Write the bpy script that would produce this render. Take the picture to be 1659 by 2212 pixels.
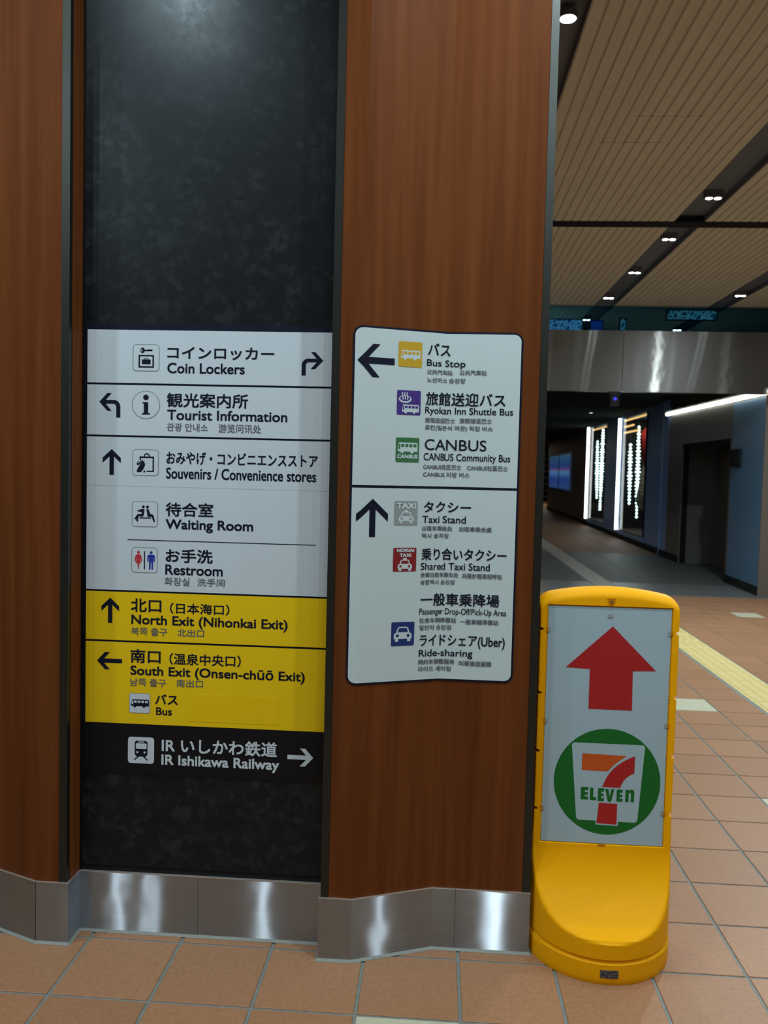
import bpy, bmesh, math, random
from mathutils import Matrix, Vector, Euler
from mathutils.geometry import tessellate_polygon

for _o in list(bpy.data.objects):
    bpy.data.objects.remove(_o, do_unlink=True)
SC = bpy.context.scene
COL = SC.collection
random.seed(7)

# ------------------------------------------------------------------ camera
YAW, PITCH, ROLL = math.radians(3.61866), math.radians(-2.94873), math.radians(-1.40100)
cam = bpy.data.cameras.new('camera')
cam.sensor_fit = 'HORIZONTAL'
cam.sensor_width = 36.0
cam.lens = 1797.526 / 1659.0 * 36.0
cam.clip_start, cam.clip_end = 0.05, 200
cam.dof.use_dof = True
cam.dof.focus_distance = 2.35
cam.dof.aperture_fstop = 7.0
cam_ob = bpy.data.objects.new('camera', cam)
COL.objects.link(cam_ob)
_R = Matrix.Rotation(YAW, 3, 'Z') @ Matrix.Rotation(PITCH, 3, 'X') @ Matrix.Rotation(ROLL, 3, 'Y')
_M = Matrix((( _R[0][0], _R[0][2], -_R[0][1]), (_R[1][0], _R[1][2], -_R[1][1]), (_R[2][0], _R[2][2], -_R[2][1]))).to_4x4()
_M.translation = (1.09280, -2.58598, 1.55368)
cam_ob.matrix_world = _M
SC.camera = cam_ob

# ------------------------------------------------------------------ world, exposure
world = bpy.data.worlds.new('world')
SC.world = world
world.use_nodes = True
world.node_tree.nodes['Background'].inputs[0].default_value = (0.05, 0.06, 0.08, 1)
world.node_tree.nodes['Background'].inputs[1].default_value = 0.3
SC.view_settings.view_transform = 'Standard'
SC.view_settings.look = 'None'
SC.view_settings.gamma = 1.0
SC.view_settings.use_curve_mapping = False
SC.view_settings.exposure = 0.0
SC.cycles.sample_clamp_indirect = 6.0
SC.cycles.max_bounces = 8

CEIL = 3.732
LAMP_COLOR = (0.86, 0.97, 1.0)
LAMP_POWER = 14.0         # watts of each concourse downlight
LENS_STRENGTH = 75.0     # radiance of a downlight lens in view

# concourse downlights assumed outside the frame (those in view are built as objects further down)
for lx, ly, k in [(-2.88, -1.0, 1), (-2.88, -2.3, 1), (-2.88, -3.6, 1), (-1.38, -1.0, 1.7), (-1.38, -2.3, 1), (-1.38, -3.6, 1), (-0.12, -1.15, 1.3),
               (1.62, -0.72, 1.7), (1.62, -2.0, 1), (1.62, -3.3, 1), (1.62, 0.42, 1), (1.62, 2.87, 1), (1.62, 4.19, 1), (1.62, 5.4, 0.5), (1.62, 6.65, 0.5), (1.62, 7.98, 0.5),
               (3.16, -3.3, 1), (3.16, -2.0, 1), (3.16, -0.75, 1), (3.16, 0.5, 0.6), (3.16, 1.75, 0.6), (3.16, 2.98, 1),
               (4.62, -2.0, 1), (4.62, -0.75, 1), (4.62, 0.5, 0.6), (4.62, 1.75, 0.6), (4.62, 2.98, 0.9), (4.62, 4.2, 0.5), (4.62, 5.5, 8), (4.62, 6.4, 0.25),  # one raised far above the rest to draw the header's bright streak
               (6.12, 1.75, 1), (6.12, 4.2, 1.2), (6.12, 6.6, 0.25), (-2.88, 4, 1), (-2.88, 7, 1), (-0.5, 4, 1), (-0.5, 7, 1), (1.62, 9.4, 1.0)]:  # last one added to light the slats behind the glass band
    ld = bpy.data.lights.new('downlight_glow', 'AREA')
    ld.shape = 'DISK'
    ld.size = 0.075
    ld.energy = LAMP_POWER * k
    ld.color = LAMP_COLOR
    lo = bpy.data.objects.new('downlight_glow', ld)
    lo.location = (lx, ly, CEIL - 0.004)
    COL.objects.link(lo)

# unseen fill lamps added to brighten the passage walls and its far floor
for lx, ly, e in [(1.8, 11.5, 9), (1.8, 16.0, 11), (1.5, 21.0, 9), (1.5, 27.0, 8), (6.3, 38.0, 50), (4.0, 40.0, 30)]:
    ld = bpy.data.lights.new('passage_fill', 'AREA')
    ld.shape = 'DISK'
    ld.size = 0.3
    ld.energy = e
    ld.color = (1.0, 0.85, 0.66) if ly > 30 else (0.9, 0.97, 1.0)
    lo = bpy.data.objects.new('passage_fill', ld)
    lo.location = (lx, ly, 2.9)
    COL.objects.link(lo)

# ------------------------------------------------------------------ measured layout of the printed signs (metres)
DIR_TEXT = [(0, 'コインロッカー', 0.2221, 0.5669, 1.8876, 1.9272, 0.018),
 (0, 'Coin Lockers', 0.2227, 0.4729, 1.8426, 1.8762, 0.02),
 (1, '観光案内所', 0.2223, 0.4856, 1.7348, 1.7805, 0.016),
 (1, 'Tourist Information', 0.2238, 0.612, 1.6944, 1.7273, 0.02),
 (1, '관광 안내소', 0.2232, 0.3566, 1.6585, 1.6845, 0),
 (1, '游览问讯处', 0.391, 0.5288, 1.6567, 1.6845, 0),
 (2, 'おみやげ・コンビニエンスストア', 0.2228, 0.7122, 1.5525, 1.5935, 0.014),
 (2, 'Souvenirs / Convenience stores', 0.2223, 0.7082, 1.5063, 1.5424, 0.016),
 (3, '待合室', 0.2221, 0.378, 1.385, 1.4304, 0.016),
 (3, 'Waiting Room', 0.2227, 0.5083, 1.3345, 1.3759, 0.02),
 (3, 'お手洗', 0.2238, 0.3781, 1.2358, 1.2804, 0.018),
 (3, 'Restroom', 0.2232, 0.4114, 1.1957, 1.2292, 0.02),
 (3, '화장실', 0.2211, 0.3034, 1.161, 1.1875, 0),
 (3, '洗手间', 0.329, 0.4186, 1.1616, 1.187, 0),
 (4, '北口', 0.1107, 0.2117, 1.0712, 1.1152, 0.018),
 (4, '（日本海口）', 0.2401, 0.4352, 1.0696, 1.1053, 0.014),
 (4, 'North Exit (Nihonkai Exit)', 0.1127, 0.6254, 1.0216, 1.0625, 0.018),
 (4, '북쪽 출구', 0.1125, 0.2317, 0.9944, 1.021, 0),
 (4, '北出口', 0.2658, 0.3533, 0.9955, 1.021, 0),
 (5, '南口', 0.1107, 0.2109, 0.9038, 0.9491, 0.018),
 (5, '（温泉中央口）', 0.2404, 0.4751, 0.9025, 0.941, 0.014),
 (5, 'South Exit (Onsen-chūō Exit)', 0.1111, 0.6843, 0.8548, 0.8961, 0.018),
 (5, '남쪽 출구', 0.1104, 0.23, 0.8269, 0.8537, 0),
 (5, '南出口', 0.2646, 0.3519, 0.8297, 0.8554, 0),
 (5, 'バス', 0.1942, 0.2694, 0.77, 0.804, 0.02),
 (5, 'Bus', 0.1977, 0.2502, 0.7345, 0.7603, 0.02),
 (6, 'IR いしかわ鉄道', 0.2177, 0.5986, 0.6122, 0.6615, 0.016),
 (6, 'IR Ishikawa Railway', 0.2172, 0.6062, 0.5599, 0.6046, 0.02)]
FOLD_TEXT = [(0, 'バス', -0.0661, 0.0108, 1.9113, 1.9494, 0.018),
 (0, 'Bus Stop', -0.0686, 0.0586, 1.8719, 1.8994, 0.012),
 (0, '公共汽车站', -0.0679, 0.0189, 1.8521, 1.8684, 0),
 (0, '公共汽車站', 0.0404, 0.1254, 1.8535, 1.8699, 0),
 (0, '노선버스 승강장', -0.0671, 0.0601, 1.8274, 1.8436, 0),
 (0, '旅館送迎バス', -0.0689, 0.1868, 1.7563, 1.7982, 0.016),
 (0, 'Ryokan Inn Shuttle Bus', -0.0701, 0.2111, 1.7239, 1.7523, 0.01),
 (0, '旅馆送迎巴士', -0.07, 0.0315, 1.7022, 1.7186, 0),
 (0, '旅館接送巴士', 0.0448, 0.1461, 1.7034, 1.7199, 0),
 (0, '료칸(일본식 여관) 픽업 버스', -0.0693, 0.1497, 1.6769, 1.6955, 0),
 (0, 'CANBUS', -0.0686, 0.1313, 1.617, 1.6513, 0.006),
 (0, 'CANBUS Community Bus', -0.0712, 0.2069, 1.5776, 1.6076, 0.008),
 (0, 'CANBUS社区巴士', -0.0716, 0.0548, 1.5565, 1.573, 0),
 (0, 'CANBUS社區巴士', 0.0728, 0.2007, 1.5559, 1.5725, 0),
 (0, 'CANBUS 지방 버스', -0.0717, 0.0814, 1.5325, 1.549, 0),
 (1, 'タクシー', -0.066, 0.0891, 1.4213, 1.4555, 0.018),
 (1, 'Taxi Stand', -0.0699, 0.074, 1.3876, 1.4107, 0.012),
 (1, '出租车乘坐处', -0.0699, 0.0323, 1.3627, 1.3786, 0),
 (1, '出租車乘坐處', 0.0532, 0.1555, 1.3621, 1.378, 0),
 (1, '택시 승차장', -0.07, 0.0221, 1.3393, 1.3551, 0),
 (1, '乗り合いタクシー', -0.0694, 0.2051, 1.2698, 1.3082, 0.016),
 (1, 'Shared Taxi Stand', -0.071, 0.1538, 1.239, 1.2622, 0.012),
 (1, '合乘出租车乘车处', -0.0714, 0.0554, 1.2151, 1.2311, 0),
 (1, '共乘計程車招呼站', 0.0673, 0.1928, 1.2131, 1.2299, 0),
 (1, '승합택시 승강장', -0.0708, 0.0455, 1.1919, 1.2078, 0),
 (1, '一般車乗降場', -0.0684, 0.187, 1.1238, 1.1646, 0.018),
 (1, 'Passenger Drop-Off/Pick-Up Area', -0.0715, 0.21, 1.0907, 1.117, 0.006),
 (1, '社会车辆停靠站', -0.0712, 0.0523, 1.0699, 1.0867, 0),
 (1, '一般車輛停靠站', 0.0654, 0.1863, 1.0665, 1.0834, 0),
 (1, '일반차 승강장', -0.0705, 0.0388, 1.0465, 1.0633, 0),
 (1, 'ライドシェア(Uber)', -0.0684, 0.2086, 0.9886, 1.0319, 0.012),
 (1, 'Ride-sharing', -0.07, 0.1074, 0.9554, 0.9847, 0.012),
 (1, '网约车接载服务', -0.0705, 0.0511, 0.9367, 0.9536, 0),
 (1, '叫車接送服務', 0.0646, 0.1687, 0.9327, 0.9497, 0),
 (1, '라이드 셰어링', -0.0706, 0.0397, 0.9136, 0.9305, 0)]
DIR_ICON = {'bus': (0.1079, 0.1777, 0.7378, 0.804),
 'coin': (0.1102, 0.1964, 1.8476, 1.9329),
 'info': (0.108, 0.2, 1.6956, 1.7854),
 'rest': (0.1115, 0.1972, 1.1997, 1.2821),
 'souv': (0.1117, 0.1979, 1.5136, 1.598),
 'train': (0.1051, 0.1923, 0.5713, 0.6587),
 'wait': (0.1112, 0.1971, 1.3485, 1.4309)}
FOLD_ICON = {'bus': (-0.1625, -0.0853, 1.8708, 1.9481),
 'canbus': (-0.164, -0.0872, 1.577, 1.6529),
 'car': (-0.1638, -0.0874, 1.0005, 1.0758),
 'noriai': (-0.1639, -0.0871, 1.2354, 1.3099),
 'ryokan': (-0.1641, -0.086, 1.7234, 1.7988),
 'taxi': (-0.1636, -0.0866, 1.3806, 1.456)}
DIR_ARROW = {'left5': (-0.0009, 0.0827, 0.8787, 0.936),
 'right6': (0.6328, 0.7173, 0.5865, 0.6451),
 'turn_left': (0.0012, 0.0716, 1.6984, 1.7774),
 'turn_right': (0.6536, 0.7231, 1.843, 1.918),
 'up3': (0.0133, 0.0731, 1.5142, 1.5968),
 'up4': (0.0126, 0.0714, 1.0318, 1.1148)}
FOLD_ARROW = {'left': (-0.2918, -0.1747, 1.8332, 1.9337), 'up': (-0.2851, -0.1842, 1.3441, 1.462)}
STAND_ART = {'E1': (1.5843, 1.6086, 0.5007, 0.5419),
 'E2': (1.639, 1.6589, 0.4974, 0.5403),
 'E3': (1.6987, 1.7179, 0.4988, 0.5385),
 'L': (1.6134, 1.6334, 0.4997, 0.5403),
 'V': (1.6617, 1.6913, 0.4969, 0.5391),
 'arrow': [(1.6663, 1.0689), (1.8074, 0.9291), (1.7346, 0.9262), (1.7367, 0.7983), (1.5987, 0.7984), (1.5983, 0.9282), (1.5217, 0.9312)],
 'circ': [(1.4966, 0.5659), (1.8357, 0.5681), (1.6677, 0.7357), (1.6762, 0.3882)],
 'cup': [(1.5498, 0.6868), (1.7834, 0.6868), (1.7671, 0.4314), (1.5728, 0.4328)],
 'n': (1.7264, 1.7548, 0.499, 0.5403),
 'orange': [(1.5846, 0.6526), (1.7263, 0.6497), (1.7039, 0.6332), (1.6838, 0.6156), (1.6672, 0.5962), (1.5845, 0.5977)],
 'red': [(1.6518, 0.5448),
         (1.6613, 0.5703),
         (1.671, 0.5875),
         (1.682, 0.6024),
         (1.6965, 0.6167),
         (1.7133, 0.6294),
         (1.7313, 0.6402),
         (1.7523, 0.6503),
         (1.7522, 0.5938),
         (1.7402, 0.5878),
         (1.7279, 0.5784),
         (1.7191, 0.5672),
         (1.7127, 0.555),
         (1.7092, 0.544)],
 'stem': [(1.6427, 0.4921), (1.702, 0.491), (1.7016, 0.4227), (1.6377, 0.4242)],
 'stemw': [(1.6393, 0.4951), (1.7051, 0.4948), (1.7064, 0.4181), (1.6344, 0.4197)]}

# ------------------------------------------------------------------ helpers
class MB:
    """collects faces; build() links them as one mesh object"""
    def __init__(s):
        s.v, s.f, s.m = [], [], []
    def face(s, pts, mi=0):
        b = len(s.v)
        s.v += [tuple(p) for p in pts]
        s.f.append(tuple(range(b, b + len(pts))))
        s.m.append(mi)
    def box(s, x0, x1, y0, y1, z0, z1, mi=0):
        b = len(s.v)
        s.v += [(x0, y0, z0), (x1, y0, z0), (x1, y1, z0), (x0, y1, z0), (x0, y0, z1), (x1, y0, z1), (x1, y1, z1), (x0, y1, z1)]
        for q in ((3, 2, 1, 0), (4, 5, 6, 7), (0, 1, 5, 4), (1, 2, 6, 5), (2, 3, 7, 6), (3, 0, 4, 7)):
            s.f.append(tuple(b + i for i in q)); s.m.append(mi)
        return s
    def wall(s, poly, z0, z1, mi=0, caps=True):
        """closed plan polygon (counter-clockwise) extruded upward"""
        n = len(poly); b = len(s.v)
        s.v += [(p[0], p[1], z0) for p in poly] + [(p[0], p[1], z1) for p in poly]
        for i in range(n):
            j = (i + 1) % n
            s.f.append((b + i, b + j, b + n + j, b + n + i)); s.m.append(mi)
        if caps:
            s.f.append(tuple(b + n + i for i in range(n))); s.m.append(mi)
            s.f.append(tuple(b + i for i in reversed(range(n)))); s.m.append(mi)
        return s
    def tube(s, a, c, r, n=12, mi=0, caps=True, r2=None):
        a, c = Vector(a), Vector(c); d = (c - a).normalized()
        u = d.orthogonal().normalized(); w = d.cross(u)
        b = len(s.v)
        for p, rr in ((a, r), (c, r if r2 is None else r2)):
            for k in range(n):
                t = 2 * math.pi * k / n
                s.v.append(tuple(p + u * math.cos(t) * rr + w * math.sin(t) * rr))
        for k in range(n):
            j = (k + 1) % n
            s.f.append((b + k, b + j, b + n + j, b + n + k)); s.m.append(mi)
        if caps:
            s.f.append(tuple(b + k for k in reversed(range(n)))); s.m.append(mi)
            s.f.append(tuple(b + n + k for k in range(n))); s.m.append(mi)
        return s
    def lathe(s, cx, cy, prof, n=16, mi=0, wob=None):
        b = len(s.v); k = len(prof)
        for i, (r, z) in enumerate(prof):
            for j in range(n):
                t = 2 * math.pi * j / n
                rr = r * (1 + (wob(i, j) if wob else 0))
                s.v.append((cx + rr * math.cos(t), cy + rr * math.sin(t), z))
        for i in range(k - 1):
            for j in range(n):
                q = (j + 1) % n
                s.f.append((b + i * n + j, b + i * n + q, b + (i + 1) * n + q, b + (i + 1) * n + j)); s.m.append(mi)
        return s
    def build(s, name, mats, parent=None, smooth=None, origin=None):
        if origin is None:
            origin = Vector((0, 0, 0))
            p = parent
            while p is not None:
                origin = origin + Vector(p.location); p = p.parent
        me = bpy.data.meshes.new(name)
        me.from_pydata([(x - origin[0], y - origin[1], z - origin[2]) for x, y, z in s.v], [], s.f)
        mats = mats if isinstance(mats, (list, tuple)) else [mats]
        for m in mats:
            me.materials.append(m)
        if len(mats) > 1:
            me.polygons.foreach_set('material_index', s.m)
        if smooth is not None:
            me.polygons.foreach_set('use_smooth', [True] * len(s.f))
            me.set_sharp_from_angle(angle=math.radians(smooth))
        me.update()
        o = bpy.data.objects.new(name, me)
        COL.objects.link(o)
        if parent is not None:
            o.parent = parent
        return o

def tag(o, label=None, cat=None, group=None, kind=None):
    if label: o['label'] = label
    if cat: o['category'] = cat
    if group: o['group'] = group
    if kind: o['kind'] = kind
    return o

def thing(name, label, cat, loc=(0, 0, 0), group=None):
    o = bpy.data.objects.new(name, None)
    o.empty_display_size = 0.1
    o.location = loc
    COL.objects.link(o)
    return tag(o, label, cat, group)

def copy_tree(o, loc, label=None):
    def cp(a, par):
        c = a.copy(); COL.objects.link(c); c.parent = par
        for ch in a.children: cp(ch, c)
        return c
    c = cp(o, o.parent); c.location = loc
    if label: c['label'] = label
    return c

# ------------------------------------------------------------------ materials
def mat(name, col, rough=0.5, metal=0.0, spec=0.5, emit=None, estr=0.0):
    m = bpy.data.materials.new(name); m.use_nodes = True
    b = m.node_tree.nodes['Principled BSDF']
    b.inputs['Base Color'].default_value = (*col, 1)
    b.inputs['Roughness'].default_value = rough
    b.inputs['Metallic'].default_value = metal
    b.inputs['Specular IOR Level'].default_value = spec
    if emit:
        b.inputs['Emission Color'].default_value = (*emit, 1)
        b.inputs['Emission Strength'].default_value = estr
    return m

def nodes(m):
    nt = m.node_tree
    return nt.nodes, nt.links, nt.nodes['Principled BSDF']

def ramp(ns, stops):
    r = ns.new('ShaderNodeValToRGB')
    e = r.color_ramp.elements
    while len(e) < len(stops): e.new(0.5)
    for i, (p, c) in enumerate(stops):
        e[i].position = p; e[i].color = (*c, 1)
    return r

def noise_mat(name, scale, stops, rough=0.5, nscale=4.0, detail=6.0, bump=0.0, metal=0.0, spec=0.5, rand=0.0, rough_var=0.0):
    """principled whose colour runs through a ramp driven by stretched noise"""
    m = mat(name, stops[0][1], rough, metal, spec)
    ns, ln, b = nodes(m)
    tc = ns.new('ShaderNodeTexCoord'); mp = ns.new('ShaderNodeMapping')
    mp.inputs['Scale'].default_value = scale
    nz = ns.new('ShaderNodeTexNoise')
    nz.inputs['Scale'].default_value = nscale; nz.inputs['Detail'].default_value = detail
    rp = ramp(ns, stops)
    ln.new(tc.outputs['Object'], mp.inputs['Vector']); ln.new(mp.outputs['Vector'], nz.inputs['Vector'])
    ln.new(nz.outputs['Fac'], rp.inputs['Fac'])
    out = rp.outputs['Color']
    if rand:
        oi = ns.new('ShaderNodeObjectInfo'); hs = ns.new('ShaderNodeHueSaturation')
        mr = ns.new('ShaderNodeMapRange'); mr.inputs['To Min'].default_value = 1 - rand; mr.inputs['To Max'].default_value = 1 + rand
        ln.new(oi.outputs['Random'], mr.inputs['Value']); ln.new(mr.outputs['Result'], hs.inputs['Value'])
        ln.new(out, hs.inputs['Color']); out = hs.outputs['Color']
        av = ns.new('ShaderNodeVectorMath'); av.operation = 'ADD'
        ln.new(mp.outputs['Vector'], av.inputs[0]); ln.new(oi.outputs['Location'], av.inputs[1]); ln.new(av.outputs['Vector'], nz.inputs['Vector'])
    ln.new(out, b.inputs['Base Color'])
    if rough_var:
        mr2 = ns.new('ShaderNodeMapRange'); mr2.inputs['To Min'].default_value = rough - rough_var; mr2.inputs['To Max'].default_value = rough + rough_var
        ln.new(nz.outputs['Fac'], mr2.inputs['Value']); ln.new(mr2.outputs['Result'], b.inputs['Roughness'])
    if bump:
        bp = ns.new('ShaderNodeBump'); bp.inputs['Strength'].default_value = bump; bp.inputs['Distance'].default_value = 0.002
        ln.new(nz.outputs['Fac'], bp.inputs['Height']); ln.new(bp.outputs['Normal'], b.inputs['Normal'])
    return m

def brushed(name, col, rough=0.265, aniso=0.91, body=0.30):
    """metal brushed sideways: reflections of lamps draw out into upright streaks"""
    m = bpy.data.materials.new(name); m.use_nodes = True
    ns, ln = m.node_tree.nodes, m.node_tree.links
    ns.remove(ns['Principled BSDF'])
    tg = ns.new('ShaderNodeTangent'); tg.direction_type = 'RADIAL'; tg.axis = 'Z'
    tc = ns.new('ShaderNodeTexCoord'); mp = ns.new('ShaderNodeMapping'); mp.inputs['Scale'].default_value = (2, 2, 700)
    nz = ns.new('ShaderNodeTexNoise'); nz.inputs['Scale'].default_value = 1.0; nz.inputs['Detail'].default_value = 3
    rp = ramp(ns, [(0.3, tuple(c * 0.92 for c in col)), (0.7, tuple(c * 1.08 for c in col))])
    ln.new(tc.outputs['Object'], mp.inputs['Vector']); ln.new(mp.outputs['Vector'], nz.inputs['Vector']); ln.new(nz.outputs['Fac'], rp.inputs['Fac'])
    wv = ns.new('ShaderNodeTexNoise'); wv.inputs['Scale'].default_value = 7; wv.inputs['Detail'].default_value = 1
    bp = ns.new('ShaderNodeBump'); bp.inputs['Strength'].default_value = 0.12; bp.inputs['Distance'].default_value = 0.01
    ln.new(tc.outputs['Object'], wv.inputs['Vector']); ln.new(wv.outputs['Fac'], bp.inputs['Height'])
    g1 = ns.new('ShaderNodeBsdfAnisotropic'); g1.inputs['Roughness'].default_value = rough; g1.inputs['Anisotropy'].default_value = aniso
    g2 = ns.new('ShaderNodeBsdfAnisotropic'); g2.inputs['Roughness'].default_value = 0.42; g2.inputs['Anisotropy'].default_value = 0.3
    mx = ns.new('ShaderNodeMixShader'); mx.inputs[0].default_value = body
    for g in (g1, g2):
        ln.new(rp.outputs['Color'], g.inputs['Color']); ln.new(tg.outputs['Tangent'], g.inputs['Tangent'])
    ln.new(bp.outputs['Normal'], g1.inputs['Normal'])
    ln.new(g1.outputs[0], mx.inputs[1]); ln.new(g2.outputs[0], mx.inputs[2]); ln.new(mx.outputs[0], ns['Material Output'].inputs['Surface'])
    return m

def glass(name, tint, refl=0.06):
    m = bpy.data.materials.new(name); m.use_nodes = True
    ns, ln = m.node_tree.nodes, m.node_tree.links
    ns.remove(ns['Principled BSDF'])
    out = ns['Material Output']
    tr = ns.new('ShaderNodeBsdfTransparent'); tr.inputs[0].default_value = (*tint, 1)
    gl = ns.new('ShaderNodeBsdfGlossy'); gl.inputs['Roughness'].default_value = 0.03
    fr = ns.new('ShaderNodeFresnel'); fr.inputs['IOR'].default_value = 1.06
    mx = ns.new('ShaderNodeMixShader')
    ge = ns.new('ShaderNodeNewGeometry'); fm = ns.new('ShaderNodeMath'); fm.operation = 'MULTIPLY'; iv = ns.new('ShaderNodeMath'); iv.operation = 'SUBTRACT'; iv.inputs[0].default_value = 1.0
    ln.new(ge.outputs['Backfacing'], iv.inputs[1]); ln.new(fr.outputs[0], fm.inputs[0]); ln.new(iv.outputs[0], fm.inputs[1])      # only the front face of a pane mirrors
    ln.new(fm.outputs[0], mx.inputs[0]); ln.new(tr.outputs[0], mx.inputs[1]); ln.new(gl.outputs[0], mx.inputs[2]); ln.new(mx.outputs[0], out.inputs['Surface'])
    return m

M = {}
M['wood'] = noise_mat('cherry_wood', (9, 9, 0.35), [(0.25, (0.100, 0.0300, 0.0086)), (0.5, (0.130, 0.0405, 0.0116)), (0.75, (0.160, 0.0540, 0.0162))], 0.5, 3.2, 7, bump=0.03, spec=0.05)
M['trim'] = mat('dark_bronze_trim', (0.045, 0.052, 0.05), 0.38, 0.85)
M['black'] = mat('black_recess', (0.004, 0.004, 0.005), 0.6, spec=0.2)
M['steel'] = brushed('brushed_steel', (0.50, 0.57, 0.65), body=0.4)
M['fascia'] = brushed('brushed_header_steel', (0.19, 0.19, 0.182), 0.33)
M['lip'] = mat('polished_steel_lip', (0.88, 0.90, 0.92), 0.5, 1.0)
M['seal'] = mat('grey_sealant', (0.22, 0.25, 0.23), 0.6)
M['tile'] = noise_mat('terracotta_tile', (1, 1, 1), [(0.3, (0.295, 0.153, 0.078)), (0.7, (0.36, 0.193, 0.102))], 0.46, 70, 8, bump=0.04, spec=0.35, rand=0.06)
M['tile_light'] = noise_mat('pale_green_tile', (1, 1, 1), [(0.3, (0.46, 0.47, 0.34)), (0.7, (0.54, 0.55, 0.41))], 0.46, 26, 8, spec=0.4)
M['tactile'] = noise_mat('yellow_tactile_tile', (1, 1, 1), [(0.3, (0.60, 0.50, 0.20)), (0.7, (0.68, 0.57, 0.25))], 0.5, 20, 6, spec=0.4)
M['tactile_dim'] = noise_mat('dim_lit_tactile_tile', (1, 1, 1), [(0.3, (0.40, 0.39, 0.34)), (0.7, (0.47, 0.46, 0.41))], 0.5, 20, 6)  # the yellow tile, greyed to stand for the passage's dimmer light
M['grout'] = noise_mat('grey_green_grout', (1, 1, 1), [(0.3, (0.15, 0.185, 0.18)), (0.7, (0.20, 0.235, 0.225))], 0.7, 30, 5)
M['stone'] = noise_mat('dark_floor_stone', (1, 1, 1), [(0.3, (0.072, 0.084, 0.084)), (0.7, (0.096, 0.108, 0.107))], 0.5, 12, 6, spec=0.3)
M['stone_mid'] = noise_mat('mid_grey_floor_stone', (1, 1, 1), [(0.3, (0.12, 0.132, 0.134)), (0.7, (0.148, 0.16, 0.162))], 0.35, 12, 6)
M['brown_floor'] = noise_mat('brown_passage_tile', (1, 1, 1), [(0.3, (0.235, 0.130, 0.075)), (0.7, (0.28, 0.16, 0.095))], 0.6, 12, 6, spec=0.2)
M['slat'] = noise_mat('ceiling_slat_wood', (12, 0.6, 12), [(0.3, (0.55, 0.57, 0.49)), (0.7, (0.61, 0.63, 0.55))], 0.6, 3, 5, spec=0.3, rand=0.02)
M['slatback'] = mat('ceiling_backing', (0.40, 0.38, 0.31), 0.8)
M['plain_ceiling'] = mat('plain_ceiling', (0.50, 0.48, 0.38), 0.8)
M['channel'] = mat('dark_ceiling_channel', (0.115, 0.14, 0.185), 0.5)
M['wallpaint'] = mat('warm_grey_wall', (0.20, 0.17, 0.14), 0.7)
M['dark_wall'] = mat('charcoal_wall', (0.13, 0.135, 0.13), 0.32)
M['blue_wall'] = mat('slate_blue_wall', (0.21, 0.39, 0.74), 0.30)
M['wall_bluelit'] = mat('blue_lit_grey_wall', (0.115, 0.235, 0.385), 0.3)  # grey wall with a bluish wedge of light put into its colour
M['brown_wall'] = mat('taupe_wall', (0.135, 0.112, 0.092), 0.5)
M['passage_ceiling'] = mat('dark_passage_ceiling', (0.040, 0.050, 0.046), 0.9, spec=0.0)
M['void'] = mat('dark_interior', (0.020, 0.022, 0.022), 0.7, spec=0.15)
M['glass'] = glass('clear_glass', (0.93, 0.96, 0.96))
M['transom'] = glass('blue_green_transom_glass', (0.36, 0.55, 0.68))
M['led'] = mat('white_light_tube', (0.9, 0.9, 0.9), 0.4, emit=(0.93, 1.0, 0.98), estr=5.0)
M['ledw'] = mat('white_light_line', (0.9, 0.9, 0.9), 0.4, emit=(1.0, 0.985, 0.86), estr=3.2)
M['gold'] = mat('warm_reflection_rod', (0.8, 0.6, 0.3), 0.4, emit=(1.0, 0.56, 0.17), estr=1.1)
M['lens'] = mat('downlight_lens', (0.9, 0.9, 0.9), 0.4, emit=LAMP_COLOR, estr=LENS_STRENGTH)
M['lens_dim'] = mat('dim_downlight_lens', (0.9, 0.9, 0.85), 0.4, emit=(1.0, 0.97, 0.88), estr=2.2)
M['lens_blue'] = mat('blue_indicator', (0.02, 0.02, 0.2), 0.4, emit=(0.02, 0.02, 1.0), estr=0.75)
M['bead'] = mat('glowing_reflection_bead', (0.8, 0.9, 0.9), 0.2, emit=(0.72, 0.98, 0.95), estr=2.6)
M['red_cloth'] = noise_mat('red_cloth', (1, 1, 1), [(0.3, (0.30, 0.012, 0.010)), (0.7, (0.42, 0.03, 0.02))], 0.7, 8, 4)
M['green_cloth'] = noise_mat('pale_green_cloth', (1, 1, 4), [(0.35, (0.12, 0.17, 0.12)), (0.6, (0.62, 0.68, 0.52))], 0.6, 6, 4)
M['navy'] = mat('navy_print', (0.006, 0.010, 0.026), 0.5, spec=0.15)
M['grey_print'] = mat('grey_print', (0.10, 0.12, 0.15), 0.5, spec=0.3)
M['line_print'] = mat('slate_line_print', (0.16, 0.20, 0.24), 0.5, spec=0.3)
M['white'] = mat('white_sign_sheet', (0.545, 0.665, 0.755), 0.42, spec=0.3)
M['white2'] = mat('white_fold_sheet', (0.51, 0.645, 0.685), 0.45, spec=0.3)
M['yellow'] = mat('yellow_sign_sheet', (0.78, 0.56, 0.008), 0.45, spec=0.2)
M['yellow_patch'] = mat('yellow_cover_patch', (0.80, 0.545, 0.006), 0.4, spec=0.25)
M['blacksheet'] = mat('black_sign_sheet', (0.006, 0.0066, 0.0095), 0.5, spec=0.2)
M['red_print'] = mat('red_print', (0.46, 0.035, 0.05), 0.5, spec=0.3)
M['blue_print'] = mat('blue_print', (0.012, 0.035, 0.34), 0.5, spec=0.3)
M['amber_print'] = mat('amber_print', (0.52, 0.34, 0.02), 0.5, spec=0.3)
M['purple_print'] = mat('purple_print', (0.052, 0.028, 0.22), 0.5, spec=0.3)
M['green_print'] = mat('green_print', (0.035, 0.16, 0.058), 0.5, spec=0.3)
M['silver_print'] = mat('silver_print', (0.26, 0.31, 0.34), 0.5, spec=0.3)
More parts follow.
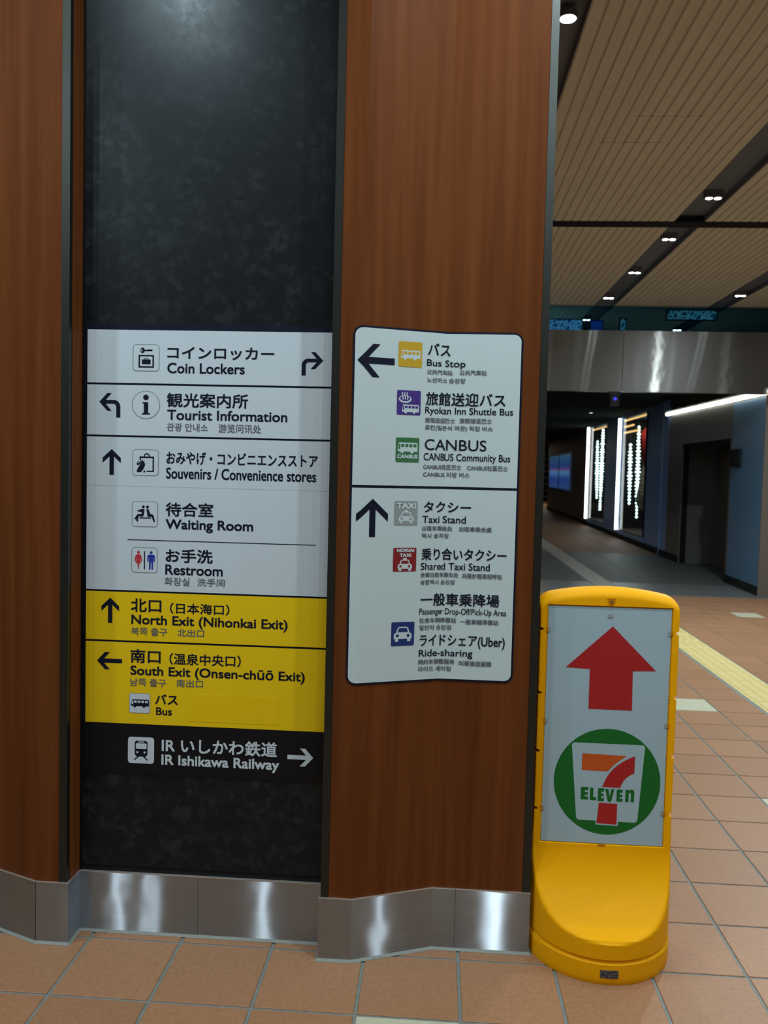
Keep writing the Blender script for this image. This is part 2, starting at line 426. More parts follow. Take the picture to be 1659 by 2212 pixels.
M['maroon_print'] = mat('maroon_print', (0.22, 0.016, 0.022), 0.5, spec=0.3)
M['cobalt_print'] = mat('cobalt_print', (0.012, 0.035, 0.17), 0.5, spec=0.3)
M['stand'] = noise_mat('yellow_polyethylene', (1, 1, 1), [(0.3, (0.84, 0.395, 0.0016)), (0.7, (0.87, 0.415, 0.002))], 0.5, 60, 4, bump=0.02, spec=0.10)
M['poster'] = mat('white_poster_board', (0.33, 0.475, 0.555), 0.42, spec=0.3)
M['logo_green'] = mat('logo_green', (0.004, 0.125, 0.018), 0.5, spec=0.3)
M['logo_orange'] = mat('logo_orange', (0.50, 0.085, 0.012), 0.5, spec=0.3)
M['logo_red'] = mat('logo_red', (0.36, 0.016, 0.018), 0.5, spec=0.3)
M['clip'] = mat('grey_plastic_clip', (0.27, 0.34, 0.37), 0.35)
M['slot'] = mat('shaded_yellow_slot', (0.50, 0.20, 0.003), 0.6, spec=0.1)  # body yellow darkened for the shade inside slots and catch recess
M['screw'] = mat('steel_screw', (0.5, 0.5, 0.5), 0.3, 1.0)
M['plate'] = noise_mat('dark_maker_plate', (1, 1, 1), [(0.45, (0.03, 0.034, 0.04)), (0.6, (0.12, 0.125, 0.13))], 0.4, 160, 3)

def granite(name):
    m = mat(name, (0.02, 0.024, 0.028), 0.38, spec=0.30)
    ns, ln, b = nodes(m)
    tc = ns.new('ShaderNodeTexCoord')
    nz = ns.new('ShaderNodeTexNoise'); nz.inputs['Scale'].default_value = 11; nz.inputs['Detail'].default_value = 8; nz.inputs['Roughness'].default_value = 0.65
    wn = ns.new('ShaderNodeTexNoise'); wn.inputs['Scale'].default_value = 40; wn.inputs['Detail'].default_value = 3
    dm = ns.new('ShaderNodeVectorMath'); dm.operation = 'MULTIPLY_ADD'; dm.inputs[1].default_value = (0.03, 0.03, 0.03)
    vo = ns.new('ShaderNodeTexVoronoi'); vo.feature = 'SMOOTH_F1'; vo.inputs['Scale'].default_value = 42; vo.inputs['Smoothness'].default_value = 0.25
    mx = ns.new('ShaderNodeMath'); mx.operation = 'MULTIPLY_ADD'; mx.inputs[1].default_value = 0.30
    sep = ns.new('ShaderNodeSeparateColor')
    rp = ramp(ns, [(0.45, (0.0048, 0.0062, 0.0086)), (0.68, (0.0080, 0.0103, 0.0132)), (0.95, (0.023, 0.028, 0.032))])
    ln.new(tc.outputs['Object'], nz.inputs['Vector']); ln.new(tc.outputs['Object'], wn.inputs['Vector'])
    ln.new(wn.outputs['Color'], dm.inputs[0]); ln.new(tc.outputs['Object'], dm.inputs[2]); ln.new(dm.outputs['Vector'], vo.inputs['Vector'])
    ln.new(vo.outputs['Color'], sep.inputs[0]); ln.new(sep.outputs[0], mx.inputs[0]); ln.new(nz.outputs['Fac'], mx.inputs[2])
    ln.new(mx.outputs[0], rp.inputs['Fac']); ln.new(rp.outputs['Color'], b.inputs['Base Color'])
    mr = ns.new('ShaderNodeMapRange'); mr.inputs['From Min'].default_value = 0.4; mr.inputs['From Max'].default_value = 0.95
    mr.inputs['To Min'].default_value = 0.37; mr.inputs['To Max'].default_value = 0.31
    ln.new(mx.outputs[0], mr.inputs['Value']); ln.new(mr.outputs['Result'], b.inputs['Roughness'])
    b.inputs['Specular Tint'].default_value = (0.75, 0.92, 1.0, 1)
    return m
M['granite'] = granite('mottled_black_panel')

def screen_mat(name, stops, axis='Z', strength=1.0, mottled=0.0):
    """backlit picture: bands up the screen, from object coordinates"""
    m = mat(name, (0.01, 0.01, 0.01), 0.2)
    ns, ln, b = nodes(m)
    tc = ns.new('ShaderNodeTexCoord'); sp = ns.new('ShaderNodeSeparateXYZ'); rp = ramp(ns, stops)
    ln.new(tc.outputs['Generated'], sp.inputs[0])
    src = sp.outputs[axis]
    if mottled:
        vo = ns.new('ShaderNodeTexVoronoi'); vo.inputs['Scale'].default_value = mottled; vo.feature = 'DISTANCE_TO_EDGE'
        ln.new(tc.outputs['Object'], vo.inputs['Vector']); src = vo.outputs['Distance']
    ln.new(src, rp.inputs['Fac']); ln.new(rp.outputs['Color'], b.inputs['Emission Color'])
    b.inputs['Emission Strength'].default_value = strength
    return m
M['screen'] = screen_mat('blue_display', [(0.0, (0.03, 0.07, 0.22)), (0.30, (0.02, 0.06, 0.25)), (0.42, (0.05, 0.16, 0.40)), (0.50, (0.10, 0.22, 0.45)), (0.58, (0.13, 0.06, 0.22)), (0.66, (0.02, 0.06, 0.22)), (1.0, (0.03, 0.10, 0.20))], strength=0.55)
M['blueglass'] = screen_mat('backlit_blue_pattern', [(0.0, (0.16, 0.36, 0.48)), (0.10, (0.10, 0.24, 0.34)), (0.22, (0.01, 0.05, 0.10)), (1.0, (0.005, 0.03, 0.07))], mottled=16)
M['tealglass'] = screen_mat('backlit_teal_pattern', [(0.0, (0.12, 0.30, 0.30)), (0.08, (0.05, 0.15, 0.15)), (0.2, (0.006, 0.035, 0.04)), (1.0, (0.003, 0.02, 0.02))], mottled=14)
M['deepblue'] = mat('backlit_blue_panel', (0.01, 0.02, 0.08), 0.3, emit=(0.02, 0.07, 0.30), estr=0.5)

# ------------------------------------------------------------------ flat print: polygons and lettering laid on a plate
class Art:
    def __init__(s):
        s.polys = []                       # (points, material index, layer)
    def poly(s, pts, mi=0, layer=1):
        s.polys.append(([Vector((p[0], p[1], 0)) for p in pts], mi, layer)); return s
    def rect(s, x0, x1, y0, y1, mi=0, layer=1):
        return s.poly([(x0, y0), (x1, y0), (x1, y1), (x0, y1)], mi, layer)
    def circle(s, cx, cy, rx, ry=None, mi=0, layer=1, n=28):
        ry = rx if ry is None else ry
        return s.poly([(cx + rx * math.cos(2 * math.pi * k / n), cy + ry * math.sin(2 * math.pi * k / n)) for k in range(n)], mi, layer)
    def build(s, name, mats, parent, mapf, cuts=(), tris=None, base=0.0004, step=0.0002):
        bm = bmesh.new(); lay = bm.verts.layers.float.new('off')
        for pts, mi, layer in s.polys:
            vs = [bm.verts.new(p) for p in pts]
            for v in vs: v[lay] = base + step * layer
            for t in tessellate_polygon([pts]):
                try: f = bm.faces.new([vs[i] for i in t]); f.material_index = mi
                except ValueError: pass
        for vv, ff in (tris or ()):
            vs = [bm.verts.new((p[0], p[1], 0)) for p in vv]
            for v, p in zip(vs, vv): v[lay] = base + step * p[2]
            for t in ff:
                try: bm.faces.new([vs[i] for i in t])
                except ValueError: pass
        for c in cuts:
            bmesh.ops.bisect_plane(bm, geom=bm.verts[:] + bm.edges[:] + bm.faces[:], dist=1e-6, plane_co=(c, 0, 0), plane_no=(1, 0, 0))
        bm.normal_update()
        for f in bm.faces:
            if f.normal.z < 0: f.normal_flip()
        o = Vector((0, 0, 0)); p = parent
        while p is not None: o += Vector(p.location); p = p.parent
        for v in bm.verts: v.co = Vector(mapf(v.co.x, v.co.y, v[lay])) - o
        me = bpy.data.meshes.new(name); bm.to_mesh(me); bm.free()
        for m in (mats if isinstance(mats, (list, tuple)) else [mats]): me.materials.append(m)
        ob = bpy.data.objects.new(name, me); COL.objects.link(ob); ob.parent = parent
        return ob

def rr(x0, x1, y0, y1, r, n=6):
    out = []
    for cx, cy, a0 in ((x1 - r, y1 - r, 0), (x0 + r, y1 - r, 90), (x0 + r, y0 + r, 180), (x1 - r, y0 + r, 270)):
        for k in range(n + 1):
            a = math.radians(a0 + 90 * k / n); out.append((cx + r * math.cos(a), cy + r * math.sin(a)))
    return out

def glyphs(s):
    cu = bpy.data.curves.new('lettering', 'FONT'); cu.body = s; cu.resolution_u = 4
    ob = bpy.data.objects.new('lettering', cu); COL.objects.link(ob)
    dg = bpy.context.evaluated_depsgraph_get(); dg.update()
    me = bpy.data.meshes.new_from_object(ob.evaluated_get(dg))
    vv = [(v.co.x, v.co.y) for v in me.vertices]; ff = [tuple(p.vertices) for p in me.polygons]
    bpy.data.objects.remove(ob, do_unlink=True); bpy.data.curves.remove(cu); bpy.data.meshes.remove(me)
    return vv, ff

def lettering(s, x0, x1, y0, y1, w, m, parent, mapf, cuts=(), name='lettering'):
    """text fitted to a rectangle; w thickens the strokes by that fraction of the height"""
    vv, ff = glyphs(s)
    ax, bx = min(v[0] for v in vv), max(v[0] for v in vv); ay, by = min(v[1] for v in vv), max(v[1] for v in vv)
    h = (y1 - y0); d = h * w
    sx = (x1 - x0 - 2 * d) / (bx - ax); sy = (h - 2 * d) / (by - ay)
    tris = []
    dirs = [(0, 0)] + ([(d, d), (-d, d), (d, -d), (-d, -d)] if w else [])
    for k, (dx, dy) in enumerate(dirs):
        tris.append(([(x0 + d + (v[0] - ax) * sx + dx, y0 + d + (v[1] - ay) * sy + dy, 1 + 0.12 * k) for v in vv], ff))
    return Art().build(name, m, parent, mapf, cuts, tris)

def up_arrow(x0, x1, y0, y1, wing=0.20, sh=0.165):
    """chevron-headed arrow pointing up, filling the rectangle"""
    w, h = x1 - x0, y1 - y0; cx = (x0 + x1) / 2; hw = w / 2; s = w * sh * 0.74
    t = h * wing; drop = hw * 0.93
    return [(cx, y1), (x1, y1 - drop), (x1, y1 - drop - t), (cx + s, y1 - t - (s / hw) * drop), (cx + s, y0), (cx - s, y0), (cx - s, y1 - t - (s / hw) * drop), (x0, y1 - drop - t), (x0, y1 - drop)]

def left_arrow(x0, x1, y0, y1, **k):
    return [(x0 + (y1b - p[1]), p[0]) for p in up_arrow(y0, y1, 0, x1 - x0, **k) for y1b in [x1 - x0]]

def right_arrow(x0, x1, y0, y1, **k):
    return [(x1 - (p[0] - x0), p[1]) for p in left_arrow(x0, x1, y0, y1, **k)]

def turn_arrow(x0, x1, y0, y1, right=True):
    """bent arrow: rises, turns and points sideways (drawn pointing right, then mirrored)"""
    w, h = x1 - x0, y1 - y0
    q = []
    cy = 0.63; t = 0.075                      # shaft centre height, half thickness
    q += [(0.02, 0.0), (0.02, 0.42)]
    for k in range(7):
        a = math.radians(180 - 15 * k); q.append((0.30 + 0.28 * math.cos(a), 0.42 + (cy + t - 0.42) * math.sin(a)))
    q += [(0.70, cy + t), (0.43, 0.985), (0.63, 0.985), (1.0, cy), (0.63, 0.27), (0.43, 0.27), (0.70, cy - t), (0.34, cy - t)]
    for k in range(7):
        a = math.radians(90 + 15 * k); q.append((0.33 + 0.12 * math.cos(a), 0.42 + (cy - t - 0.42) * math.sin(a)))
    q += [(0.205, 0.0)]
    if not right: q = [(1 - x, y) for x, y in q]
    return [(x0 + x * w, y0 + y * h) for x, y in q]

class Icon(Art):
    """pictogram drawn in unit coordinates of its box"""
    def __init__(s, bx):
        super().__init__(); s.b = bx
    def poly(s, pts, mi=0, layer=1):
        x0, x1, y0, y1 = s.b
        return super().poly([(x0 + p[0] * (x1 - x0), y0 + p[1] * (y1 - y0)) for p in pts], mi, layer)

INK = ['navy', 'white', 'line_print', 'red_print', 'blue_print']
def framed(bx, r=0.13, t=0.022):
    a = Icon(bx)
    a.poly(rr(0, 1, 0, 1, r), 2, 1); a.poly(rr(t, 1 - t, t, 1 - t, r - t), 1, 2)
    return a

def pic_bus(a, x0, x1, y0, y1, fg, bg, L):
    w, h = x1 - x0, y1 - y0
    X = lambda u: x0 + u * w
    Y = lambda v: y0 + v * h
    a.poly([(X(0.06), Y(1)), (X(0.96), Y(1)), (X(1), Y(0.9)), (X(1), Y(0.16)), (X(0.03), Y(0.16)), (X(0), Y(0.26)), (X(0.02), Y(0.6))], fg, L)
    for k in range(4): a.rect(X(0.17 + 0.205 * k), X(0.325 + 0.205 * k), Y(0.58), Y(0.86), bg, L + 1)
    a.poly([(X(0.06), Y(0.86)), (X(0.125), Y(0.86)), (X(0.125), Y(0.36)), (X(0.04), Y(0.42))], bg, L + 1)
    for u in (0.22, 0.72): a.circle(X(u), Y(0.14), 0.075 * w, 0.16 * h, fg, L + 1, 16)

def pic_car(a, cx, x0, x1, y0, y1, fg, bg, L, taxi=False):
    w, h = x1 - x0, y1 - y0
    X = lambda u: x0 + u * w
    Y = lambda v: y0 + v * h
    a.poly([(X(0.12), Y(0.58)), (X(0.21), Y(0.93)), (X(0.30), Y(1)), (X(0.70), Y(1)), (X(0.79), Y(0.93)), (X(0.88), Y(0.58))], fg, L)
    a.poly([(X(0.215), Y(0.63)), (X(0.285), Y(0.91)), (X(0.715), Y(0.91)), (X(0.785), Y(0.63))], bg, L + 1)
    a.poly([(X(0.06), Y(0.58)), (X(0.94), Y(0.58)), (X(1), Y(0.48)), (X(1), Y(0.18)), (X(0), Y(0.18)), (X(0), Y(0.48))], fg, L + 1)
    for u in (0.07, 0.75): a.rect(X(u), X(u + 0.18), Y(0), Y(0.2), fg, L + 1)
    for u in (0.2, 0.8): a.circle(X(u), Y(0.40), 0.085 * w, 0.085 * w, bg, L + 2, 16)
    if taxi: a.poly([(X(0.36), Y(1)), (X(0.40), Y(1.15)), (X(0.60), Y(1.15)), (X(0.64), Y(1))], fg, L)

# ------------------------------------------------------------------ setting: floor
def tile_face(mb, x0, x1, y0, y1, z=0.0, c=0.0018, d=0.009, mi=0):
    """a tile with chamfered edges"""
    b = len(mb.v)
    mb.v += [(x0, y0, z - d), (x1, y0, z - d), (x1, y1, z - d), (x0, y1, z - d), (x0, y0, z - c), (x1, y0, z - c), (x1, y1, z - c), (x0, y1, z - c),
             (x0 + c, y0 + c, z), (x1 - c, y0 + c, z), (x1 - c, y1 - c, z), (x0 + c, y1 - c, z)]
    for q in ((8, 9, 10, 11), (4, 5, 9, 8), (5, 6, 10, 9), (6, 7, 11, 10), (7, 4, 8, 11), (0, 1, 5, 4), (1, 2, 6, 5), (2, 3, 7, 6), (3, 0, 4, 7)):
        mb.f.append(tuple(b + i for i in q)); mb.m.append(mi)

XW0, XW1, YW0 = -7.0, 9.2, -6.0
FB = 8.40                                              # line of the steel header
floor = tag(MB().box(XW0, XW1, YW0, 46, -0.06, -0.0035).build('floor', M['grout']), kind='structure',
            label='terracotta tiled concourse floor with grey-green grout')
T = 0.3; G = 0.005
mesh_cache = {}
def put_tile(key, w, h, m, x, y, name, extra=None):
    if key not in mesh_cache:
        mb = MB(); tile_face(mb, -w / 2, w / 2, -h / 2, h / 2)
        if extra: extra(mb)
        o = mb.build(name, m, floor, origin=(0, 0, 0)); mesh_cache[key] = o.data
    else:
        o = bpy.data.objects.new(name, mesh_cache[key]); COL.objects.link(o); o.parent = floor
    o.location = (x, y, 0)
    return o
def bars(mb):
    for k in range(4):
        x = -0.112 + 0.075 * k
        b = len(mb.v)
        for z, e in ((0.0, 0.0), (0.005, 0.006)):
            mb.v += [(x - 0.0155 + e, -0.138 + e, z), (x + 0.0155 - e, -0.138 + e, z), (x + 0.0155 - e, 0.138 - e, z), (x - 0.0155 + e, 0.138 - e, z)]
        for q in ((4, 5, 6, 7), (0, 1, 5, 4), (1, 2, 6, 5), (2, 3, 7, 6), (3, 0, 4, 7)):
            mb.f.append(tuple(b + i for i in q)); mb.m.append(0)
PALE = {(9, 10), (15, 23), (9, 4), (3, -2), (3, 16), (12, 17)}
field = MB(); placed = set()
for j in range(-4, 28):
    yc = (j + 0.5) * T
    if j < 0: lo, hi = (-3, 8)
    else: lo, hi = int((1.36 + 0.127 * yc) / T), int((2.35 + 0.36 * yc) / T)
    for i in range(lo, hi + 1):
        x0 = i * T
        if i == 11:
            if j >= 0: put_tile('tactile', 0.30, T - 2 * G, M['tactile'], 3.475, yc, 'tactile_tile', bars); placed.add((i, j))
            continue
        if i == 12:
            put_tile('narrow', 0.255, T - 2 * G, M['tile'], 3.7675, yc, 'floor_tile'); placed.add((i, j)); continue
        if i == 10 and False: continue
        if (i, j) in PALE: put_tile('pale', T - 2 * G, T - 2 * G, M['tile_light'], x0 + T / 2, yc, 'floor_tile')
        else: put_tile('tile', T - 2 * G, T - 2 * G, M['tile'], x0 + T / 2, yc, 'floor_tile')
        placed.add((i, j))
for j in range(-20, 28):
    for i in range(-23, 30):
        if (i, j) in placed: continue
        x0, y0 = i * T, j * T
        if -0.72 < x0 and x0 + T < 1.42 and 0.06 < y0 and y0 + T < 1.3: continue
        if i == 11: tile_face(field, 3.325, 3.625, y0 + G, y0 + T - G); continue
        if i == 12: tile_face(field, 3.64, 3.895, y0 + G, y0 + T - G); continue
        tile_face(field, x0 + G, x0 + T - G, y0 + G, y0 + T - G)
tag(field.build('floor_tile_field', M['tile'], floor), kind='stuff')
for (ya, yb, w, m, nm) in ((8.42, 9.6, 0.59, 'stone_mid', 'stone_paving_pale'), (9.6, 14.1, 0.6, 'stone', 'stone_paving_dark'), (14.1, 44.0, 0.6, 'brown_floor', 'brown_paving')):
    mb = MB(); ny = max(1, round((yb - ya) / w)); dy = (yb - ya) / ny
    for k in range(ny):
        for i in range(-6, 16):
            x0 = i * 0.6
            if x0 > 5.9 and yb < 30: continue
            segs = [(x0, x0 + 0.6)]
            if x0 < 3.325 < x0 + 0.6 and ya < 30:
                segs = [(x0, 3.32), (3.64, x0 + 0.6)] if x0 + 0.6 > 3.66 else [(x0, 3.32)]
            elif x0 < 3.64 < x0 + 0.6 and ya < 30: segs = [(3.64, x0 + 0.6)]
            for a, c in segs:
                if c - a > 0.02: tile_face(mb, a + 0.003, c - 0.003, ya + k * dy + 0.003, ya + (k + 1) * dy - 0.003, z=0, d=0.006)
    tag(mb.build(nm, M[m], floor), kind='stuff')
mb = MB()
for k in range(int((30 - 8.42) / 0.3)):
    y = 8.42 + 0.3 * k; tile_face(mb, 3.33, 3.63, y + 0.004, y + 0.296)
    for q in range(4): mb.box(3.348 + 0.075 * q, 3.375 + 0.075 * q, y + 0.012, y + 0.288, 0, 0.005)
tag(mb.build('tactile_strip', M['tactile_dim'], floor), kind='stuff')

# ------------------------------------------------------------------ setting: ceiling with slats and lamp channels
ceiling = tag(MB().box(XW0, XW1, YW0, 11.6, CEIL + 0.10, CEIL + 0.16).build('ceiling', M['slatback']), kind='structure', label='slatted wooden concourse ceiling with dark lamp channels')
MB().box(XW0, 1.488, YW0, 11.6, CEIL + 0.002, CEIL + 0.06).build('ceiling_board', M['plain_ceiling'], ceiling)
CH = [(1.49, 1.745), (3.055, 3.31), (4.50, 4.755), (6.0, 6.25)]
for a, b in CH:
    MB().box(a, b, -1.2, 11.2, CEIL + 0.055, CEIL + 0.07).box(a, a + 0.004, -1.2, 11.2, CEIL + 0.002, CEIL + 0.055).box(b - 0.004, b, -1.2, 11.2, CEIL + 0.002, CEIL + 0.055).build('lamp_channel', M['channel'], ceiling)
slat_mesh = {}
def slat(x, y0, y1):
    L = round(y1 - y0, 3)
    if L not in slat_mesh:
        mb = MB(); w, c = 0.0305, 0.002
        pl = [(-w, 0.028), (-w, c), (-w + c, 0), (w - c, 0), (w, c), (w, 0.028)]
        n = len(pl)
        for k in range(n):
            a, b = pl[k], pl[(k + 1) % n]
            mb.face([(a[0], 0, a[1]), (a[0], L, a[1]), (b[0], L, b[1]), (b[0], 0, b[1])])
        mb.face([(p[0], 0, p[1]) for p in pl]); mb.face([(p[0], L, p[1]) for p in reversed(pl)])
        o = mb.build('ceiling_slat', M['slat'], ceiling, origin=(0, 0, 0)); slat_mesh[L] = o.data
    else:
        o = bpy.data.objects.new('ceiling_slat', slat_mesh[L]); COL.objects.link(o); o.parent = ceiling
    o.location = (x, y0, CEIL)
far_slats = MB()
for k in range(len(CH) - 1):
    a, b = CH[k][1], CH[k + 1][0]; n = round((b - a) / 0.0745); p = (b - a) / n
    for i in range(n):
        x = a + p * (i + 0.5)
        slat(x, -1.0, 4.80); slat(x, 4.975, 8.38)
        far_slats.box(x - 0.0305, x + 0.0305, 8.46, 11.2, CEIL, CEIL + 0.028)
    MB().box(a, b, -1.2, 11.2, CEIL + 0.004, CEIL + 0.045).build('ceiling_backing', M['slatback'], ceiling)
tag(far_slats.build('far_ceiling_slats', M['slat'], ceiling), kind='stuff')
MB().box(6.25, XW1, YW0, 11.2, CEIL + 0.002, CEIL + 0.05).build('ceiling_board', M['plain_ceiling'], ceiling)
MB().box(1.488, 6.25, YW0, -1.2, CEIL + 0.002, CEIL + 0.05).build('ceiling_board', M['plain_ceiling'], ceiling)
MB().box(1.49, 6.25, 4.80, 4.975, CEIL - 0.002, CEIL + 0.03).build('cross_track', M['black'], ceiling)
# access hatch seams and their little pins
for yh, xs in ((2.675, 2.225), (3.075, 2.09)):
    hb = MB().box(xs, xs + 0.43, yh - 0.0015, yh + 0.0015, CEIL - 0.0012, CEIL + 0.001)
    for k in range(6): hb.tube((xs + 0.03 + 0.0745 * k, yh, CEIL - 0.003), (xs + 0.03 + 0.0745 * k, yh, CEIL + 0.001), 0.006, 8)
    hb.build('hatch_seam', M['slatback'], ceiling)

# ------------------------------------------------------------------ setting: walls round the concourse
tag(MB().box(XW0 - 0.2, XW1, YW0 - 0.2, YW0, -0.06, 3.9).build('wall_back', M['wallpaint']), kind='structure')
tag(MB().box(XW0 - 0.2, XW0, YW0, 46, -0.06, 3.9).build('wall_left', M['wallpaint']), kind='structure')
tag(MB().box(XW1, XW1 + 0.2, YW0 - 0.2, 46, -0.06, 3.9).build('wall_right', M['wallpaint']), kind='structure')

tag(MB().box(XW0, XW1, FB + 0.17, 11.2, 3.062, 3.075).build('ceiling_bounce_board', M['plain_ceiling']), kind='structure')  # unseen board added to bounce lamp light up onto the far slats
# steel header over the passage, in two sheets with a joint
header = tag(MB().box(XW0, XW1, FB + 0.012, FB + 0.16, 2.635, 3.40).build('wall_header', M['dark_wall']), kind='structure')
for a, b in ((0.2, 1.83), (1.836, 3.428), (3.436, 6.9), (6.908, XW1)):
    MB().box(a, b, FB, FB + 0.011, 2.628, 3.408).build('header_sheet', M['fascia'], header)
w1 = tag(MB().box(XW0, XW1, FB + 0.06, FB + 0.072, 3.408, CEIL + 0.0).build('window_1', M['transom']), kind='structure', label='tinted glass band over the steel header')
MB().box(XW0, XW1, FB + 0.04, FB + 0.10, 3.400, 3.412).build('glazing_bar', M['trim'], w1)
tag(MB().box(XW0, XW1, 11.2, 11.4, 2.9, 3.9).build('wall_beyond', M['void']), kind='structure')
# lit ornamental glass that shows through the transom
def lit_panel(x0, x1, z0, z1, y, m, label):
    t = thing('ornamental_glass_panel', label, 'glass panel', ((x0 + x1) / 2, y, z0), 'ornamental glass beyond the transom')
    MB().box(x0, x1, y, y + 0.02, z0, z1).build('pane', m, t)
    fr = MB()
    fr.box(x0 - 0.012, x0, y - 0.01, y + 0.03, z0 - 0.012, z1 + 0.012); fr.box(x1, x1 + 0.012, y - 0.01, y + 0.03, z0 - 0.012, z1 + 0.012)
    fr.box(x0, x1, y - 0.01, y + 0.03, z1, z1 + 0.012); fr.box(x0, x1, y - 0.01, y + 0.03, z0 - 0.012, z0)
    fr.build('frame', M['void'], t)
lit_panel(2.40, 2.92, 3.424, 3.56, 8.525, M['blueglass'], 'pale blue patterned glass panel above the header, nearest the pillar')
lit_panel(3.03, 3.18, 3.424, 3.55, 8.525, M['deepblue'], 'small deep blue glass panel above the steel header')
lit_panel(3.41, 3.48, 3.424, 3.58, 8.525, M['tealglass'], 'narrow green glass strip above the header joint')
lit_panel(4.03, 4.66, 3.60, 3.715, 8.62, M['tealglass'], 'long teal patterned glass panel tight under the ceiling')

# ------------------------------------------------------------------ setting: passage beyond the header
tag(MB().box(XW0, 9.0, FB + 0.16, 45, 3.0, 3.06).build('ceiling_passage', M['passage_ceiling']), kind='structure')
A0 = Vector((5.36, 8.66)); AD = Vector((0.0206, 1.0)).normalized(); AN = Vector((AD.y, -AD.x))     # AN points into the wall
def wp(s, o, z):
    q = A0 + AD * s + AN * o
    return (q.x, q.y, z)
def wbox(mb, s0, s1, o0, o1, z0, z1, mi=0):
    b = len(mb.v)
    mb.v += [wp(s0, o0, z0), wp(s0, o1, z0), wp(s1, o1, z0), wp(s1, o0, z0), wp(s0, o0, z1), wp(s0, o1, z1), wp(s1, o1, z1), wp(s1, o0, z1)]
    for q in ((3, 2, 1, 0), (4, 5, 6, 7), (0, 1, 5, 4), (1, 2, 6, 5), (2, 3, 7, 6), (3, 0, 4, 7)):
        mb.f.append(tuple(b + i for i in q)); mb.m.append(mi)
    return mb
wall_p = tag(wbox(wbox(MB(), 0.02, 1.3, 0.02, 0.9, 0, 3.0), 0.0, 0.02, 0.0, 3.8, 0, 3.0, 0).build('wall_passage', M['brown_wall']), kind='structure', label='passage wall with doorway and lit showcases')
def wpart(name, m, *boxes, parent=None):
    mb = MB()
    for q in boxes: wbox(mb, *q)
    return mb.build(name, M[m], parent or wall_p)
wpart('wall_panel', 'wall_bluelit', (0.021, 1.28, 0, 0.02, 0.12, 2.64))
wpart('wall_panel', 'dark_wall', (1.285, 1.36, 0, 0.9, 0.0, 3.0))
wpart('wall_panel', 'dark_wall', (1.36, 3.95, 0, 0.9, 2.13, 3.0))
wpart('wall_panel', 'dark_wall', (3.95, 4.9, 0, 0.9, 0, 3.0))
wpart('wall_panel', 'dark_wall', (0.021, 1.28, 0, 0.019, 2.645, 3.0))
wpart('wall_panel', 'blue_wall', (4.9, 5.35, 0.0, 0.9, 0, 3.0))
wpart('wall_panel', 'blue_wall', (5.36, 6.85, 0.03, 0.9, 0, 3.0))
MB().tube(wp(5.38, 0.03, 0.0), wp(5.38, 0.03, 3.0), 0.05, 20).build('highlight_column', M['blue_wall'], wall_p, smooth=40)  # rounded column added to catch an upright highlight between the panels
wpart('wall_panel', 'blue_wall', (6.85, 9.5, 0, 0.9, 0, 0.22)); wpart('wall_panel', 'blue_wall', (6.85, 9.5, 0, 0.9, 2.93, 3.0))
wpart('wall_panel', 'blue_wall', (9.5, 11.5, 0, 0.9, 0, 3.0))
wpart('wall_panel', 'blue_wall', (11.5, 14.2, 0, 0.9, 0, 0.22)); wpart('wall_panel', 'blue_wall', (11.5, 14.2, 0, 0.9, 2.95, 3.0))
wpart('wall_panel', 'brown_wall', (14.2, 25.4, 0, 0.9, 0, 3.0))
wpart('wall_back_of_showcase', 'void', (6.85, 14.2, 0.9, 0.95, 0, 3.0))
tag(wpart('baseboard_passage', 'void', (0.0, 1.36, -0.012, 0.0, 0, 0.12), (3.95, 25.4, -0.012, 0.0, 0, 0.12)), kind='structure').parent = wall_p
# doorway
door = wpart('door_1', 'black', (1.36, 3.95, 0.88, 0.93, 0, 2.13)); door.parent = None; tag(door, kind='structure', label='dark recessed doorway in the passage wall')
wpart('door_frame', 'black', (1.36, 1.44, 0.02, 0.10, 0, 2.13), (3.87, 3.95, 0.02, 0.10, 0, 2.13), (1.36, 3.95, 0.02, 0.10, 2.05, 2.13), parent=door)
wpart('door_leaf', 'black', (1.46, 2.75, 0.55, 0.60, 0.01, 2.05), parent=door)
wpart('door_jamb', 'brown_wall', (3.1, 3.75, 0.60, 0.66, 0.01, 2.05), parent=door)
tag(MB().box(-3, 9.0, 44, 44.2, -0.06, 3.4).build('wall_far', M['void']), kind='structure')
sh = thing('shelving', 'dark shelving with many rows at the far end of the passage', 'shelving', (6.9, 43.4, 0))
for xa in (5.9, 8.2): MB().box(xa, xa + 0.1, 43.2, 43.9, 0.0, 2.8).build('upright', M['black'], sh)
for k in range(8): MB().box(6.0, 8.2, 43.2, 43.9, 0.25 + 0.34 * k, 0.29 + 0.34 * k).build('shelf', M['dark_wall'], sh)
MB().box(6.0, 8.2, 43.85, 43.89, 0.25, 2.75).build('back_board', M['black'], sh)
tag(MB().box(-3.2, -3, FB + 0.16, 45, -0.06, 3.4).build('wall_passage_far_side', M['dark_wall']), kind='structure')

